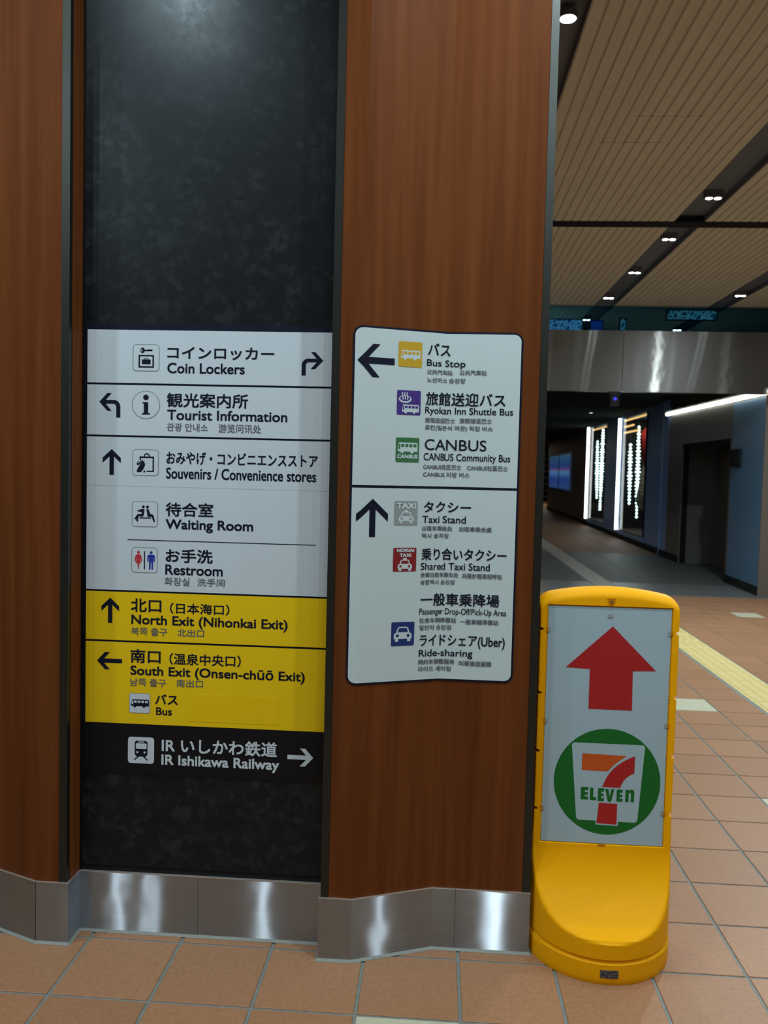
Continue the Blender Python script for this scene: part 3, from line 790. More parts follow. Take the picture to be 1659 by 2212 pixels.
# ------------------------------------------------------------------ the pillar
pillar = thing('pillar', 'cherry-wood clad pillar with black panel recess and steel skirting', 'pillar', (0.35, 0.6, 0))
TOP = CEIL
def strip(mb, pts, z0, z1, mi=0):
    for (p, q) in zip(pts, pts[1:]):
        mb.face([(p[0], p[1], z0), (q[0], q[1], z0), (q[0], q[1], z1), (p[0], p[1], z1)], mi)
def offset(pts, d):
    out = []
    for i, p in enumerate(pts):
        ns = []
        for a, b in ((i - 1, i), (i, i + 1)):
            if 0 <= a and b < len(pts):
                e = (Vector(pts[b]) - Vector(pts[a])).normalized(); ns.append(Vector((e.y, -e.x)))
        n = sum(ns, Vector((0, 0))).normalized(); k = 1 / max(0.35, n.dot(ns[0]))
        out.append(tuple(Vector(p) + n * d * k))
    return out
RC = [(0.760, 0.044), (0.760, -0.045), (0.860, -0.045), (1.112, 0.057), (1.424, 0.057)]
LC = [(-0.724, 0.057), (-0.412, 0.057), (-0.160, -0.045), (-0.058, -0.045), (-0.058, 0.044)]
def slab(name, pts, z0, z1, m, d=0.0, t=0.012, parent=pillar):
    """a folded sheet of thickness t whose outer face follows pts"""
    o = offset(pts, d); i = offset(pts, d - t)
    return MB().wall(o + i[::-1], z0, z1).build(name, m, parent)
MB().wall([(0.772, -0.03), (0.855, -0.03), (1.108, 0.072), (1.41, 0.072), (1.41, 1.29), (-0.71, 1.29), (-0.71, 0.072), (-0.408, 0.072), (-0.155, -0.03), (-0.072, -0.03), (-0.072, 0.060), (0.772, 0.060)], 0.002, TOP - 0.002).build('core', M['black'], pillar)
slab('wood_panel', [(0.786, -0.045), (0.860, -0.045), (1.112, 0.057), (1.402, 0.057)], 0.203, TOP - 0.003, M['wood'])
slab('wood_panel', LC[:3] + [(-0.086, -0.045)], 0.203, TOP - 0.003, M['wood'])
slab('wood_return', [(-0.060, -0.026), (-0.060, 0.042)], 0.203, TOP - 0.003, M['wood'])
slab('wood_return', [(0.762, 0.042), (0.762, -0.026)], 0.203, TOP - 0.003, M['wood'])
slab('wood_side', [(1.424, 0.085), (1.424, 1.30), (-0.724, 1.30), (-0.724, 0.085)], 0.203, TOP - 0.003, M['wood'])
def trim(x0, x1, y0, y1): MB().box(x0, x1, y0, y1, 0.203, TOP - 0.003).build('edge_trim', M['trim'], pillar)
trim(-0.0855, -0.060, -0.047, -0.027); trim(0.7615, 0.7855, -0.047, -0.027); trim(1.4025, 1.4265, 0.0545, 0.0845); trim(-0.7265, -0.7025, 0.0545, 0.0845)
MB().box(-0.0605, -0.0575, -0.0265, 0.043, 0.203, TOP - 0.003).build('shadow_gap', M['wood'], pillar)
black = MB().box(-0.050, 0.757, 0.045, 0.058, 0.222, TOP - 0.003).build('dark_panel', M['granite'], pillar)
MB().box(-0.0575, -0.0505, 0.043, 0.058, 0.203, TOP - 0.003).build('panel_gasket', M['black'], pillar)
MB().box(-0.050, 0.757, 0.047, 0.058, 0.203, 0.2215).build('panel_gasket', M['black'], pillar)
# steel skirting, sheet by sheet, each with its bright folded lip
def skirt(pts, d=0.004):
    o = slab('skirting_sheet', pts, 0.0005, 0.2005, M['steel'], d, 0.010)
    lp = offset(pts, d + 0.0008); li = offset(pts, -0.004)
    MB().wall(lp + li[::-1], 0.2006, 0.2026).build('lip', M['lip'], o)
skirt([(-0.724, 0.057), (-0.412, 0.057), (-0.161, -0.045)])
skirt([(-0.160, -0.045), (-0.058, -0.045), (-0.058, 0.040)])
skirt([(-0.057, 0.042), (0.3445, 0.042)])
skirt([(0.3455, 0.042), (0.755, 0.042)])
skirt([(0.760, 0.040), (0.760, -0.045), (0.860, -0.045), (1.112, 0.057), (1.187, 0.057)])
skirt([(1.188, 0.057), (1.424, 0.057), (1.424, 0.40)])
skirt([(1.424, 0.401), (1.424, 1.30), (-0.724, 1.30), (-0.724, 0.0575)])
sl = MB()
for pts in (LC, [(-0.058, 0.042), (0.760, 0.042)], RC + [(1.424, 0.6)]):
    o = offset(pts, 0.0125); i = offset(pts, 0.0035)
    b = offset(pts, 0.0038)
    for k in range(len(pts) - 1):
        sl.face([(*o[k], 0.0006), (*o[k + 1], 0.0006), (*b[k + 1], 0.007), (*b[k], 0.007)])
sl.build('sealant_bead', M['seal'], pillar)

# ------------------------------------------------------------------ directory sign in the recess
dsign = thing('directory_sign', 'tall directory sign of white, yellow and black strips on the black panel', 'sign', (0.357, 0.0449, 0.53))
MB().box(-0.0445, 0.7565, 0.0428, 0.0449, 0.535, 1.997).build('backing_board', M['navy'], dsign)
FY0 = 0.0405
fmap = lambda u, v, off: (u, FY0 - off, v)
ROWS = [(1.8095, 1.9780, 'white'), (1.6425, 1.8030, 'white'), (1.4790, 1.6360, 'white'), (1.1410, 1.4784, 'white'), (0.9765, 1.1345, 'yellow'), (0.7020, 0.9695, 'yellow'), (0.5360, 0.7005, 'blacksheet')]
plates = []
for k, (z0, z1, m) in enumerate(ROWS):
    plates.append(MB().box(-0.039, 0.7535, FY0, 0.0427, z0, z1).build('sign_strip', M[m], dsign))
for (r, s, x0, x1, z0, z1, w) in DIR_TEXT:
    lettering(s, x0, x1, z0, z1, w * 1.25 if w else 0.012, M['white'] if r == 6 else (M['navy'] if w else M['grey_print']), plates[r], fmap)
def put(a, row, name='pictogram'): return a.build(name, [M[k] for k in INK], plates[row], fmap)
a = framed(DIR_ICON['coin'])
a.circle(0.365, 0.775, 0.085, 0.105, 0, 3).circle(0.335, 0.775, 0.022, 0.045, 1, 4).rect(0.44, 0.72, 0.745, 0.80, 0, 3).rect(0.56, 0.74, 0.755, 0.81, 0, 3)
a.rect(0.215, 0.80, 0.13, 0.605, 0, 3).rect(0.275, 0.74, 0.19, 0.55, 1, 4).rect(0.345, 0.675, 0.255, 0.44, 0, 5).rect(0.44, 0.58, 0.44, 0.50, 0, 5).rect(0.47, 0.55, 0.44, 0.48, 1, 6)
put(a, 0)
a = Icon(DIR_ICON['info']); a.poly([(0.5 + 0.5 * math.cos(t * math.pi / 24), 0.5 + 0.5 * math.sin(t * math.pi / 24)) for t in range(48)], 2, 1)
a.poly([(0.5 + 0.478 * math.cos(t * math.pi / 24), 0.5 + 0.478 * math.sin(t * math.pi / 24)) for t in range(48)], 1, 2)
a.poly([(0.5 + 0.1 * math.cos(t * math.pi / 12), 0.765 + 0.1 * math.sin(t * math.pi / 12)) for t in range(24)], 0, 3)
a.poly([(0.38, 0.595), (0.585, 0.595), (0.585, 0.215), (0.65, 0.205), (0.65, 0.155), (0.36, 0.155), (0.36, 0.205), (0.425, 0.215), (0.425, 0.545), (0.38, 0.555)], 0, 3)
put(a, 1)
a = framed(DIR_ICON['souv'])
a.rect(0.27, 0.82, 0.675, 0.735, 0, 3).rect(0.765, 0.82, 0.15, 0.735, 0, 3).rect(0.54, 0.82, 0.15, 0.20, 0, 3).rect(0.27, 0.325, 0.60, 0.735, 0, 3)
for k in range(12):
    t0, t1 = math.pi * k / 12, math.pi * (k + 1) / 12
    a.poly([(0.545 + r * math.cos(t), 0.73 + 1.1 * r * math.sin(t)) for r, t in ((0.12, t0), (0.12, t1), (0.075, t1), (0.075, t0))], 0, 3)
a.poly([(0.18, 0.13), (0.33, 0.13), (0.43, 0.27), (0.485, 0.40), (0.47, 0.49), (0.40, 0.53), (0.33, 0.49), (0.20, 0.27), (0.165, 0.19)], 0, 4)
for p in ([(0.40, 0.52), (0.28, 0.62), (0.33, 0.49)], [(0.42, 0.52), (0.375, 0.655), (0.36, 0.50)], [(0.45, 0.51), (0.46, 0.60), (0.40, 0.52)], [(0.34, 0.50), (0.19, 0.585), (0.29, 0.45)], [(0.30, 0.47), (0.165, 0.50), (0.17, 0.40), (0.26, 0.40)], [(0.40, 0.13), (0.49, 0.12), (0.485, 0.21), (0.45, 0.20)]): a.poly(p, 0, 3)
put(a, 2)
a = framed(DIR_ICON['wait'])
for cx in (0.44, 0.60): a.poly([(cx + 0.055 * math.cos(t * math.pi / 10), 0.785 + 0.06 * math.sin(t * math.pi / 10)) for t in range(20)], 0, 3)
a.poly([(0.40, 0.71), (0.49, 0.70), (0.455, 0.43), (0.40, 0.395), (0.26, 0.41), (0.24, 0.20), (0.175, 0.205), (0.165, 0.40), (0.21, 0.50), (0.37, 0.51), (0.37, 0.58), (0.22, 0.60), (0.205, 0.64)], 0, 3)
a.poly([(0.165, 0.42), (0.09, 0.30), (0.135, 0.275), (0.23, 0.40)], 0, 3)
a.poly([(0.56, 0.70), (0.645, 0.70), (0.70, 0.53), (0.83, 0.475), (0.895, 0.21), (0.84, 0.19), (0.76, 0.40), (0.64, 0.385), (0.60, 0.42)], 0, 3)
a.rect(0.30, 0.735, 0.325, 0.375, 0, 3)
put(a, 3)
a = framed(DIR_ICON['rest'])
a.rect(0.478, 0.522, 0.13, 0.85, 0, 3)
for cx, mi in ((0.265, 3), (0.755, 4)): a.poly([(cx + 0.055 * math.cos(t * math.pi / 10), 0.80 + 0.06 * math.sin(t * math.pi / 10)) for t in range(20)], mi, 3)
a.poly([(0.20, 0.725), (0.34, 0.725), (0.385, 0.65), (0.415, 0.45), (0.375, 0.43), (0.335, 0.58), (0.33, 0.54), (0.375, 0.36), (0.305, 0.37), (0.285, 0.13), (0.255, 0.13), (0.225, 0.37), (0.155, 0.36), (0.20, 0.54), (0.195, 0.58), (0.155, 0.43), (0.115, 0.45), (0.145, 0.65)], 3, 3)
a.poly([(0.65, 0.72), (0.86, 0.72), (0.90, 0.67), (0.90, 0.44), (0.85, 0.44), (0.845, 0.60), (0.835, 0.60), (0.835, 0.13), (0.775, 0.13), (0.765, 0.42), (0.745, 0.42), (0.735, 0.13), (0.675, 0.13), (0.675, 0.60), (0.665, 0.60), (0.66, 0.44), (0.61, 0.44), (0.61, 0.67)], 4, 3)
put(a, 3)
a = framed(DIR_ICON['bus'], 0.1); pic_bus(a, 0.08, 0.95, 0.29, 0.69, 0, 1, 3); put(a, 5)
a = Icon(DIR_ICON['train']); a.poly(rr(0, 1, 0, 1, 0.11), 1, 1)
a.poly([(0.26, 0.80), (0.31, 0.865), (0.69, 0.865), (0.75, 0.80), (0.75, 0.34), (0.68, 0.26), (0.33, 0.26), (0.26, 0.34)], 0, 2)
a.rect(0.39, 0.62, 0.80, 0.835, 1, 3); a.poly(rr(0.305, 0.715, 0.555, 0.765, 0.03), 1, 3)
for cx in (0.36, 0.64): a.poly([(cx + 0.042 * math.cos(t * math.pi / 8), 0.425 + 0.042 * math.sin(t * math.pi / 8)) for t in range(16)], 1, 3)
a.poly([(0.37, 0.265), (0.44, 0.265), (0.27, 0.125), (0.215, 0.14)], 0, 2); a.poly([(0.57, 0.265), (0.64, 0.265), (0.79, 0.125), (0.725, 0.125)], 0, 2)
put(a, 6)
def arrow(pts, row, m='navy'): Art().poly(pts).build('arrow', M[m], plates[row], fmap)
arrow(turn_arrow(*DIR_ARROW['turn_right']), 0); arrow(turn_arrow(*DIR_ARROW['turn_left'], right=False), 1)
arrow(up_arrow(*DIR_ARROW['up3']), 2); arrow(up_arrow(*DIR_ARROW['up4']), 4); arrow(left_arrow(*DIR_ARROW['left5']), 5); arrow(right_arrow(*DIR_ARROW['right6']), 6, 'white')
Art().rect(0.0975, 0.711, 1.3046, 1.3072).build('rule_line', M['navy'], plates[3], fmap)
MB().box(0.302, 0.599, FY0 - 0.0006, FY0 - 0.00005, 0.718, 0.809).build('cover_patch', M['yellow_patch'], plates[5])

# ------------------------------------------------------------------ folded sign on the wood of the pillar
FX, FY = 1.112, 0.057
_d = (Vector((0.86, -0.045)) - Vector((FX, FY))).normalized(); _n = Vector((-_d.y, _d.x))
if _n.y > 0: _n = -_n
UL = -(Vector((0.86, -0.045)) - Vector((FX, FY))).length
def vmap(u, v, off, base=0.004):
    o = base + off
    if u > 0: return (FX + u, FY - o, v)
    if u >= UL - 1e-6:
        q = Vector((FX, FY)) + _d * (-u) + _n * o
        return (q.x, q.y, v)
    return (0.86 + (u - UL), -0.045 - o, v)
CUT = (0.0, UL)
fsign = thing('folded_sign', 'white bus and taxi sign folded round the wooden pillar face', 'sign', (1.1, 0.05, 0.88))
A_ = Art(); A_.poly(rr(-0.3060, 0.2370, 0.8825, 1.9880, 0.028)); A_.build('sign_border', M['navy'], fsign, lambda u, v, o: vmap(u, v, o, 0.002), CUT)
def half(z0, z1, top):
    r = 0.022; x0, x1 = -0.2995, 0.2305
    p = rr(x0, x1, z0, z1, r)
    if top: p = [q for q in p if q[1] > (z0 + z1) / 2] + [(x0, z0), (x1, z0)]
    else: p = [(x1, z1), (x0, z1)] + [q for q in p if q[1] < (z0 + z1) / 2]
    return Art().poly(p).build('sign_half', M['white2'], fsign, lambda u, v, o: vmap(u, v, o, 0.003), CUT)
halves = [half(1.5035, 1.9815, True), half(0.889, 1.4950, False)]
for (r, s, u0, u1, z0, z1, w) in FOLD_TEXT:
    lettering(s, u0, u1, z0, z1, w or 0.022, M['navy'] if w > 0.011 else M['grey_print'] if w == 0 else M['navy'], halves[r], vmap, CUT)
VI = ['amber_print', 'purple_print', 'green_print', 'silver_print', 'maroon_print', 'cobalt_print', 'white2']
def vput(a, r): return a.build('pictogram', [M[k] for k in VI], halves[r], vmap, CUT)
a = Icon(FOLD_ICON['bus']); a.poly(rr(0, 1, 0, 1, 0.05), 0, 1); pic_bus(a, 0.09, 0.93, 0.28, 0.66, 6, 0, 2); vput(a, 0)
a = Icon(FOLD_ICON['ryokan']); a.poly(rr(0, 1, 0, 1, 0.05), 1, 1); pic_bus(a, 0.22, 0.93, 0.06, 0.42, 6, 1, 2)
a.poly([(0.34 + 0.27 * math.cos(t * math.pi / 16), 0.64 + 0.155 * math.sin(t * math.pi / 16)) for t in range(32)], 6, 2)
a.poly([(0.34 + 0.21 * math.cos(t * math.pi / 16), 0.665 + 0.11 * math.sin(t * math.pi / 16)) for t in range(32)], 1, 3)
for cx in (0.23, 0.33, 0.43):
    for k in range(8):
        f = lambda q: (cx + 0.022 * math.sin(q / 8 * 2 * math.pi), 0.62 + 0.30 * q / 8)
        (xa, ya), (xb, yb) = f(k), f(k + 1); a.poly([(xa - 0.022, ya), (xa + 0.022, ya), (xb + 0.022, yb), (xb - 0.022, yb)], 6, 4)
vput(a, 0)
a = Icon(FOLD_ICON['canbus']); a.poly(rr(0, 1, 0, 1, 0.05), 2, 1); pic_bus(a, 0.08, 0.93, 0.36, 0.80, 6, 2, 2); vput(a, 0)
def sub(bx, x0, x1, y0, y1): return (bx[0] + x0 * (bx[1] - bx[0]), bx[0] + x1 * (bx[1] - bx[0]), bx[2] + y0 * (bx[3] - bx[2]), bx[2] + y1 * (bx[3] - bx[2]))
vm2 = lambda u, v, o: vmap(u, v, o + 0.001)
lettering('CANBUS', *sub(FOLD_ICON['canbus'], 0.06, 0.94, 0.15, 0.315), 0.06, M['white2'], halves[0], vm2, CUT)
a = Icon(FOLD_ICON['taxi']); a.poly(rr(0, 1, 0, 1, 0.05), 3, 1); pic_car(a, 0, 0.19, 0.83, 0.08, 0.56, 6, 3, 2, True); vput(a, 1)
lettering('TAXI', *sub(FOLD_ICON['taxi'], 0.09, 0.93, 0.68, 0.93), 0.06, M['white2'], halves[1], vm2, CUT)
a = Icon(FOLD_ICON['noriai']); a.poly(rr(0, 1, 0, 1, 0.05), 4, 1); pic_car(a, 0, 0.20, 0.82, 0.03, 0.50, 6, 4, 2, True); vput(a, 1)
lettering('NORIAI', *sub(FOLD_ICON['noriai'], 0.15, 0.90, 0.82, 0.96), 0.07, M['white2'], halves[1], vm2, CUT)
lettering('TAXI', *sub(FOLD_ICON['noriai'], 0.27, 0.77, 0.61, 0.76), 0.07, M['white2'], halves[1], vm2, CUT)
a = Icon(FOLD_ICON['car']); a.poly(rr(0, 1, 0, 1, 0.05), 5, 1); pic_car(a, 0, 0.11, 0.89, 0.18, 0.80, 6, 5, 2); vput(a, 1)
Art().poly(left_arrow(*FOLD_ARROW['left'], wing=0.20, sh=0.135)).build('arrow', M['navy'], halves[0], vmap, CUT)
Art().poly(up_arrow(*FOLD_ARROW['up'], wing=0.20, sh=0.13)).build('arrow', M['navy'], halves[1], vmap, CUT)

# ------------------------------------------------------------------ yellow sign stand
SX, SY = 1.6555, 0.145
stand = thing('sign_stand', 'yellow plastic sign stand with red arrow and round shop logo', 'sign stand', (SX, SY, 0))
def stand_body():
    PW, PZ0, PZ1 = 0.1965, 0.3555, 1.1315          # poster recess
    H0 = 1.1915
    notches = [1.053, 0.845, 0.655, 0.465]
    xs = sorted(set([round(math.sin(math.radians(t)), 5) for t in [-90, -87, -84, -81, -78] + [0.5 * q for q in range(-150, 151, 5)] + [78, 81, 84, 87, 90]] +
                    [s * q / 0.2235 for s in (-1, 1) for q in (PW - 0.0001, PW + 0.0022, 0.205, 0.213)]))
    zs = [0, 0.003, 0.008, 0.014, 0.03, 0.05, 0.064, 0.0685, 0.0705, 0.0735, 0.076, 0.080] + [0.086 + 0.004 * k for k in range(68)] + [PZ0 - 0.0022, PZ0]
    zs += [PZ0 + 0.002 + (PZ1 - PZ0 - 0.004) * k / 40 for k in range(41)] + [PZ1, PZ1 + 0.003]
    for n in notches: zs += [n - 0.006, n - 0.004, n + 0.004, n + 0.006]
    zs = sorted(set(round(z, 5) for z in zs if z >= 0))
    nt = 14
    def wid(z):
        w = 0.2305 if z < 0.0735 else 0.2275 if z < 0.30 else 0.2235 + 0.004 * max(0, (0.45 - z) / 0.15) if z < 0.45 else 0.2235
        for n in notches:
            if abs(z - n) <= 0.0041: w -= 0.010
        return w
    def S(z):                                         # front-to-back half depth allowed by the scooped front
        if z >= 0.36: return 0.050
        if z <= 0.128: return 0.4
        u0, u1 = 0.0, 1.0
        for _ in range(30):
            u = (u0 + u1) / 2; zz = 0.133 + 0.045 * u + 0.182 * (1 - math.sqrt(max(0, 1 - u * u)))
            if zz < z: u0 = u
            else: u1 = u
        return 0.050 + 0.182 * (1 - u0)
    def ztop(x):                                      # arched top with rounded shoulders
        ax = abs(x); arch = H0 - 0.030 * (ax / 0.2235) ** 2
        e = 0.2235 - ax
        if e < 0.045: arch -= 0.032 * (1 - math.sqrt(max(0, 1 - (1 - e / 0.045) ** 2)))
        return arch
    def depth(xn, x, z, zt):
        E = 0.2345 * math.sqrt(max(0.0, 1 - xn * xn))
        if 0.0685 <= z <= 0.0760: E = max(0, E - 0.0065)
        if z < 0.012: E = max(0, E - 0.004 * (1 - z / 0.012))
        D = min(E, S(z))
        # soften the crease where the scoop meets the skirt
        k = 0.016; h = max(k - abs(E - S(z)), 0) / k; D -= h * h * k * 0.25 if z < 0.37 else 0
        d = zt - z
        if d < 0.032: D = min(D, 0.050 * math.sqrt(max(0, 1 - (1 - d / 0.032) ** 2)))
        if abs(x) <= PW and PZ0 - 1e-6 <= z <= PZ1 + 1e-6: D = min(D, 0.0425)
        return max(D, 0.0)
    mb = MB(); nx = len(xs)
    for side in (-1, 1):
        base = len(mb.v); rows = []
        for z in zs:
            rows.append([(xn * wid(z), z, xn) for xn in xs])
        for k in range(1, nt + 1):
            f = math.sin(math.pi / 2 * k / nt)
            rows.append([(xn * 0.2235, PZ1 + 0.003 + (ztop(xn * 0.2235) - PZ1 - 0.003) * f, xn) for xn in xs])
        for r in rows:
            for x, z, xn in r:
                D = depth(xn, x, z, ztop(x)) if z > 1.0 else depth(xn, x, z, 9)
                mb.v.append((SX + x, SY + side * D, z))
        for i in range(len(rows) - 1):
            for j in range(nx - 1):
                q = (base + i * nx + j, base + i * nx + j + 1, base + (i + 1) * nx + j + 1, base + (i + 1) * nx + j)
                mb.f.append(q if side < 0 else q[::-1]); mb.m.append(0)
    return mb.build('stand_body', M['stand'], stand, smooth=38)
body = stand_body()
poster = MB().box(SX - 0.1945, SX + 0.1945, 0.0990, 0.1022, 0.3575, 1.1295).build('poster', M['poster'], stand)
MB().box(SX - 0.1945, SX + 0.1945, 0.1878, 0.1910, 0.3575, 1.1295).build('back_poster', M['poster'], stand)
smap = lambda u, v, off: (u, 0.0990 - off, v)
P_ = STAND_ART
Art().poly(P_['arrow']).build('red_arrow', M['logo_red'], poster, smap)
lg = Art(); (cx0, _), (cx1, _), (_, cz1), (_, cz0) = P_['circ']
lg.circle((cx0 + cx1) / 2 , (cz0 + cz1) / 2, (cx1 - cx0) / 2, (cz1 - cz0) / 2, 0, 1, 64)
c = P_['cup']; cup = []
for i in range(4):
    p, q, r = Vector(c[i - 1]), Vector(c[i]), Vector(c[(i + 1) % 4]); rad = 0.011
    a_, b_ = q + (p - q).normalized() * rad, q + (r - q).normalized() * rad
    cup += [tuple(a_ * (1 - t) ** 2 + q * 2 * t * (1 - t) + b_ * t * t) for t in (0, .2, .4, .6, .8, 1)]
lg.poly(cup, 1, 2); lg.poly(P_['stemw'], 1, 3); lg.poly(P_['stem'], 2, 4); lg.poly(P_['orange'], 3, 4); lg.poly(P_['red'], 2, 4)
def letter(ch, bx):
    x0, x1, z0, z1 = bx; w, h = x1 - x0, z1 - z0
    Q = lambda pts: [(x0 + a * w, z0 + b * h) for a, b in pts]
    if ch == 'E': return Q([(0, 0), (1, 0), (1, .25), (.52, .25), (.52, .385), (.92, .385), (.92, .60), (.52, .60), (.52, .75), (.98, .75), (.98, 1), (0, 1)])
    if ch == 'L': return Q([(0, 0), (1, 0), (1, .26), (.54, .26), (.54, 1), (0, 1)])
    if ch == 'V': return Q([(0, 1), (.33, 0), (.67, 0), (1, 1), (.66, 1), (.50, .40), (.36, 1)])
    return Q([(0, 0), (0, .97), (.36, .97), (.40, .90), (.52, .98), (.74, 1), (.93, .92), (1, .76), (1, 0), (.62, 0), (.62, .66), (.55, .74), (.44, .72), (.38, .64), (.38, 0)])
for ch, key in (('E', 'E1'), ('L', 'L'), ('E', 'E2'), ('V', 'V'), ('E', 'E3'), ('n', 'n')): lg.poly(letter(ch, P_[key]), 0, 4)
lg.build('shop_logo', [M['logo_green'], M['poster'], M['logo_red'], M['logo_orange']], poster, smap)
# clips, screw and maker's plate
for sx in (-1, 1):
    for z in (1.052, 0.755, 0.468):
        x = SX + sx * 0.1965
        MB().box(x - 0.003, x + 0.003, 0.0940, 0.0990, z - 0.008, z + 0.008).build('slot', M['slot'], stand)
        MB().box(x - sx * 0.006 - 0.0045, x - sx * 0.006 + 0.0045, 0.0970, 0.0990, z - 0.0075, z + 0.0075).build('poster_clip', M['clip'], stand)
MB().box(SX - 0.012, SX + 0.012, 0.0940, 0.0990, 0.349, 0.3565).build('slot', M['slot'], stand)
MB().box(SX - 0.005, SX + 0.009, 0.0962, 0.0990, 1.098, 1.110).build('poster_clip', M['clip'], stand)
tz = MB()
for y0 in (0.0962,):
    f = [(SX - 0.010, y0 - 0.003, 1.160), (SX + 0.016, y0 - 0.003, 1.160), (SX + 0.009, y0 - 0.003, 1.136), (SX - 0.003, y0 - 0.003, 1.136)]
    tz.face(f[::-1])
    b_ = [(p[0], p[1] + 0.006, p[2]) for p in f]
    for i in range(4): tz.face([f[i], f[(i + 1) % 4], b_[(i + 1) % 4], b_[i]])
tz.build('catch_recess', M['slot'], stand)  # sits proud; the darker colour stands for a shaded recess
MB().tube((SX + 0.003, 0.0920, 1.148), (SX + 0.003, 0.0950, 1.148), 0.0045, 12).build('screw', M['screw'], stand)
pl = MB()
for k in range(6):
    xa, xb = -0.0275 + 0.055 * k / 6, -0.0275 + 0.055 * (k + 1) / 6
    ya, yb = (SY - 0.2365 * math.sqrt(1 - (q / 0.2305) ** 2) for q in (xa, xb))
    pl.face([(SX + xa, ya, 0.024), (SX + xb, yb, 0.024), (SX + xb, yb, 0.048), (SX + xa, ya, 0.048)])
    pl.face([(SX + xa, ya, 0.048), (SX + xb, yb, 0.048), (SX + xb, yb + 0.003, 0.048), (SX + xa, ya + 0.003, 0.048)])
pl.build('maker_plate', M['plate'], stand)

# ------------------------------------------------------------------ downlights in view
def downlight(x, y, label):
    t = thing('downlight', label, 'downlight', (x, y, CEIL), 'downlights in the ceiling channels')
    MB().box(x - 0.068, x + 0.068, y - 0.034, y + 0.034, CEIL + 0.003, CEIL + 0.055).build('housing', M['channel'], t)
    for dx in (-0.033, 0.033):
        MB().tube((x + dx, y, CEIL + 0.003), (x + dx, y, CEIL - 0.002), 0.030, 16).build('bezel', M['channel'], t)
        MB().tube((x + dx, y, CEIL - 0.002), (x + dx, y, CEIL - 0.003), 0.025, 16).build('lens', M['lens'], t)
t = thing('downlight', 'bright round downlight beside the top of the pillar edge', 'downlight', (1.656, 1.565, CEIL), 'downlights in the ceiling channels')
MB().tube((1.656, 1.565, CEIL + 0.03), (1.656, 1.565, CEIL - 0.002), 0.046, 20).build('bezel', M['channel'], t)
MB().tube((1.656, 1.565, CEIL - 0.002), (1.656, 1.565, CEIL - 0.003), 0.038, 20).build('lens', M['lens'], t)
for x, y, l in ((3.185, 4.188, 'nearest twin downlight in the middle ceiling channel, before the cross track'), (3.160, 5.353, 'twin downlight in the middle channel just behind the cross track'),
                (3.150, 6.650, 'twin downlight second behind the cross track in the middle channel'), (3.140, 7.979, 'twin downlight nearest the tinted glass band in the middle channel'),
                (3.135, 9.472, 'twin downlight of the middle channel seen through the tinted glass'), (4.655, 7.76, 'twin downlight in the right-hand channel before the tinted glass'),
                (4.600, 9.224, 'twin downlight in the right-hand channel behind the tinted glass'), (4.600, 10.219, 'twin downlight just above the steel header edge, farthest of all')):
    downlight(x, y, l)

# ------------------------------------------------------------------ lights and fittings of the passage
def wall_tube(s, z0, z1, label):
    p = wp(s, -0.045, z0); q = wp(s, -0.045, z1)
    t = thing('wall_light_tube', label, 'wall light', (p[0], p[1], z0), 'upright light tubes along the passage wall')
    MB().tube(p, q, 0.036, 16).build('tube', M['led'], t, smooth=40)
    for z in (z0 - 0.03, z1):
        a_ = wp(s, -0.045, z); MB().tube(a_, (a_[0], a_[1], a_[2] + 0.03), 0.038, 16).build('end_cap', M['trim'], t, smooth=40)
    for z in (z0 + 0.3, z1 - 0.3): wbox(MB(), s - 0.02, s + 0.02, -0.015, -0.001, z - 0.02, z + 0.02).build('bracket', M['trim'], t)
wall_tube(9.54, 0.21, 2.93, 'upright white light tube on the slate wall, nearer of the two')
wall_tube(14.36, 0.21, 2.96, 'upright white light tube on the taupe wall, farther of the two')
ll = thing('linear_light', 'long white light line along the top of the passage wall', 'wall light', wp(0.0, -0.05, 2.66))
MB().tube(wp(-0.35, -0.05, 2.665), wp(4.95, -0.05, 2.725), 0.034, 14).build('light_line', M['ledw'], ll, smooth=40)
for k in range(8):
    sa, sb = -0.35 + 5.3 * k / 8, -0.35 + 5.3 * (k + 1) / 8; zz = 2.665 + 0.06 * (k + 0.5) / 8
    wbox(wbox(MB(), sa, sb, -0.12, -0.001, zz + 0.042, zz + 0.054), sa, sb, -0.012, -0.001, zz - 0.03, zz + 0.042).build('light_hood', M['void'], ll)

def showcase(s0, s1, z0, z1, nm):
    t = tag(MB().box(0, 0.001, 0, 0.001, 0, 0.001).build('x', M['void']), kind='structure') if False else None
    fr = thing('showcase', nm, 'showcase', wp((s0 + s1) / 2, 0.4, z0))
    mb = MB(); wbox(mb, s0, s1, 0.0, 0.9, z0 - 0.0, z0 + 0.03); mb.build('plinth', M['brown_wall'], fr)
    mb = MB(); wbox(mb, s0 + 0.01, s1 - 0.01, 0.84, 0.88, z0 + 0.03, z1); mb.build('back_panel', M['void'], fr)
    for q in (s0 + 0.004, s1 - 0.03): wbox(MB(), q, q + 0.026, 0.045, 0.84, z0 + 0.03, z1 - 0.013).build('side_panel', M['void'], fr)
    mb = MB(); wbox(mb, s0 + 0.03, s1 - 0.03, 0.012, 0.022, z0 + 0.03, z1 - 0.01); mb.build('glass_pane', M['glass'], fr)
    mb = MB()
    for q in ((s0, s0 + 0.03), (s1 - 0.03, s1)): wbox(mb, q[0], q[1], 0.0, 0.04, z0 + 0.03, z1)
    wbox(mb, s0, s1, 0.0, 0.04, z1 - 0.012, z1); mb.build('frame', M['void'], fr)
    return fr
showcase(6.86, 9.49, 0.22, 2.93, 'tall glazed showcase with a red garment, nearer the doorway')
showcase(11.51, 14.19, 0.22, 2.95, 'tall glazed showcase between the two upright light tubes')
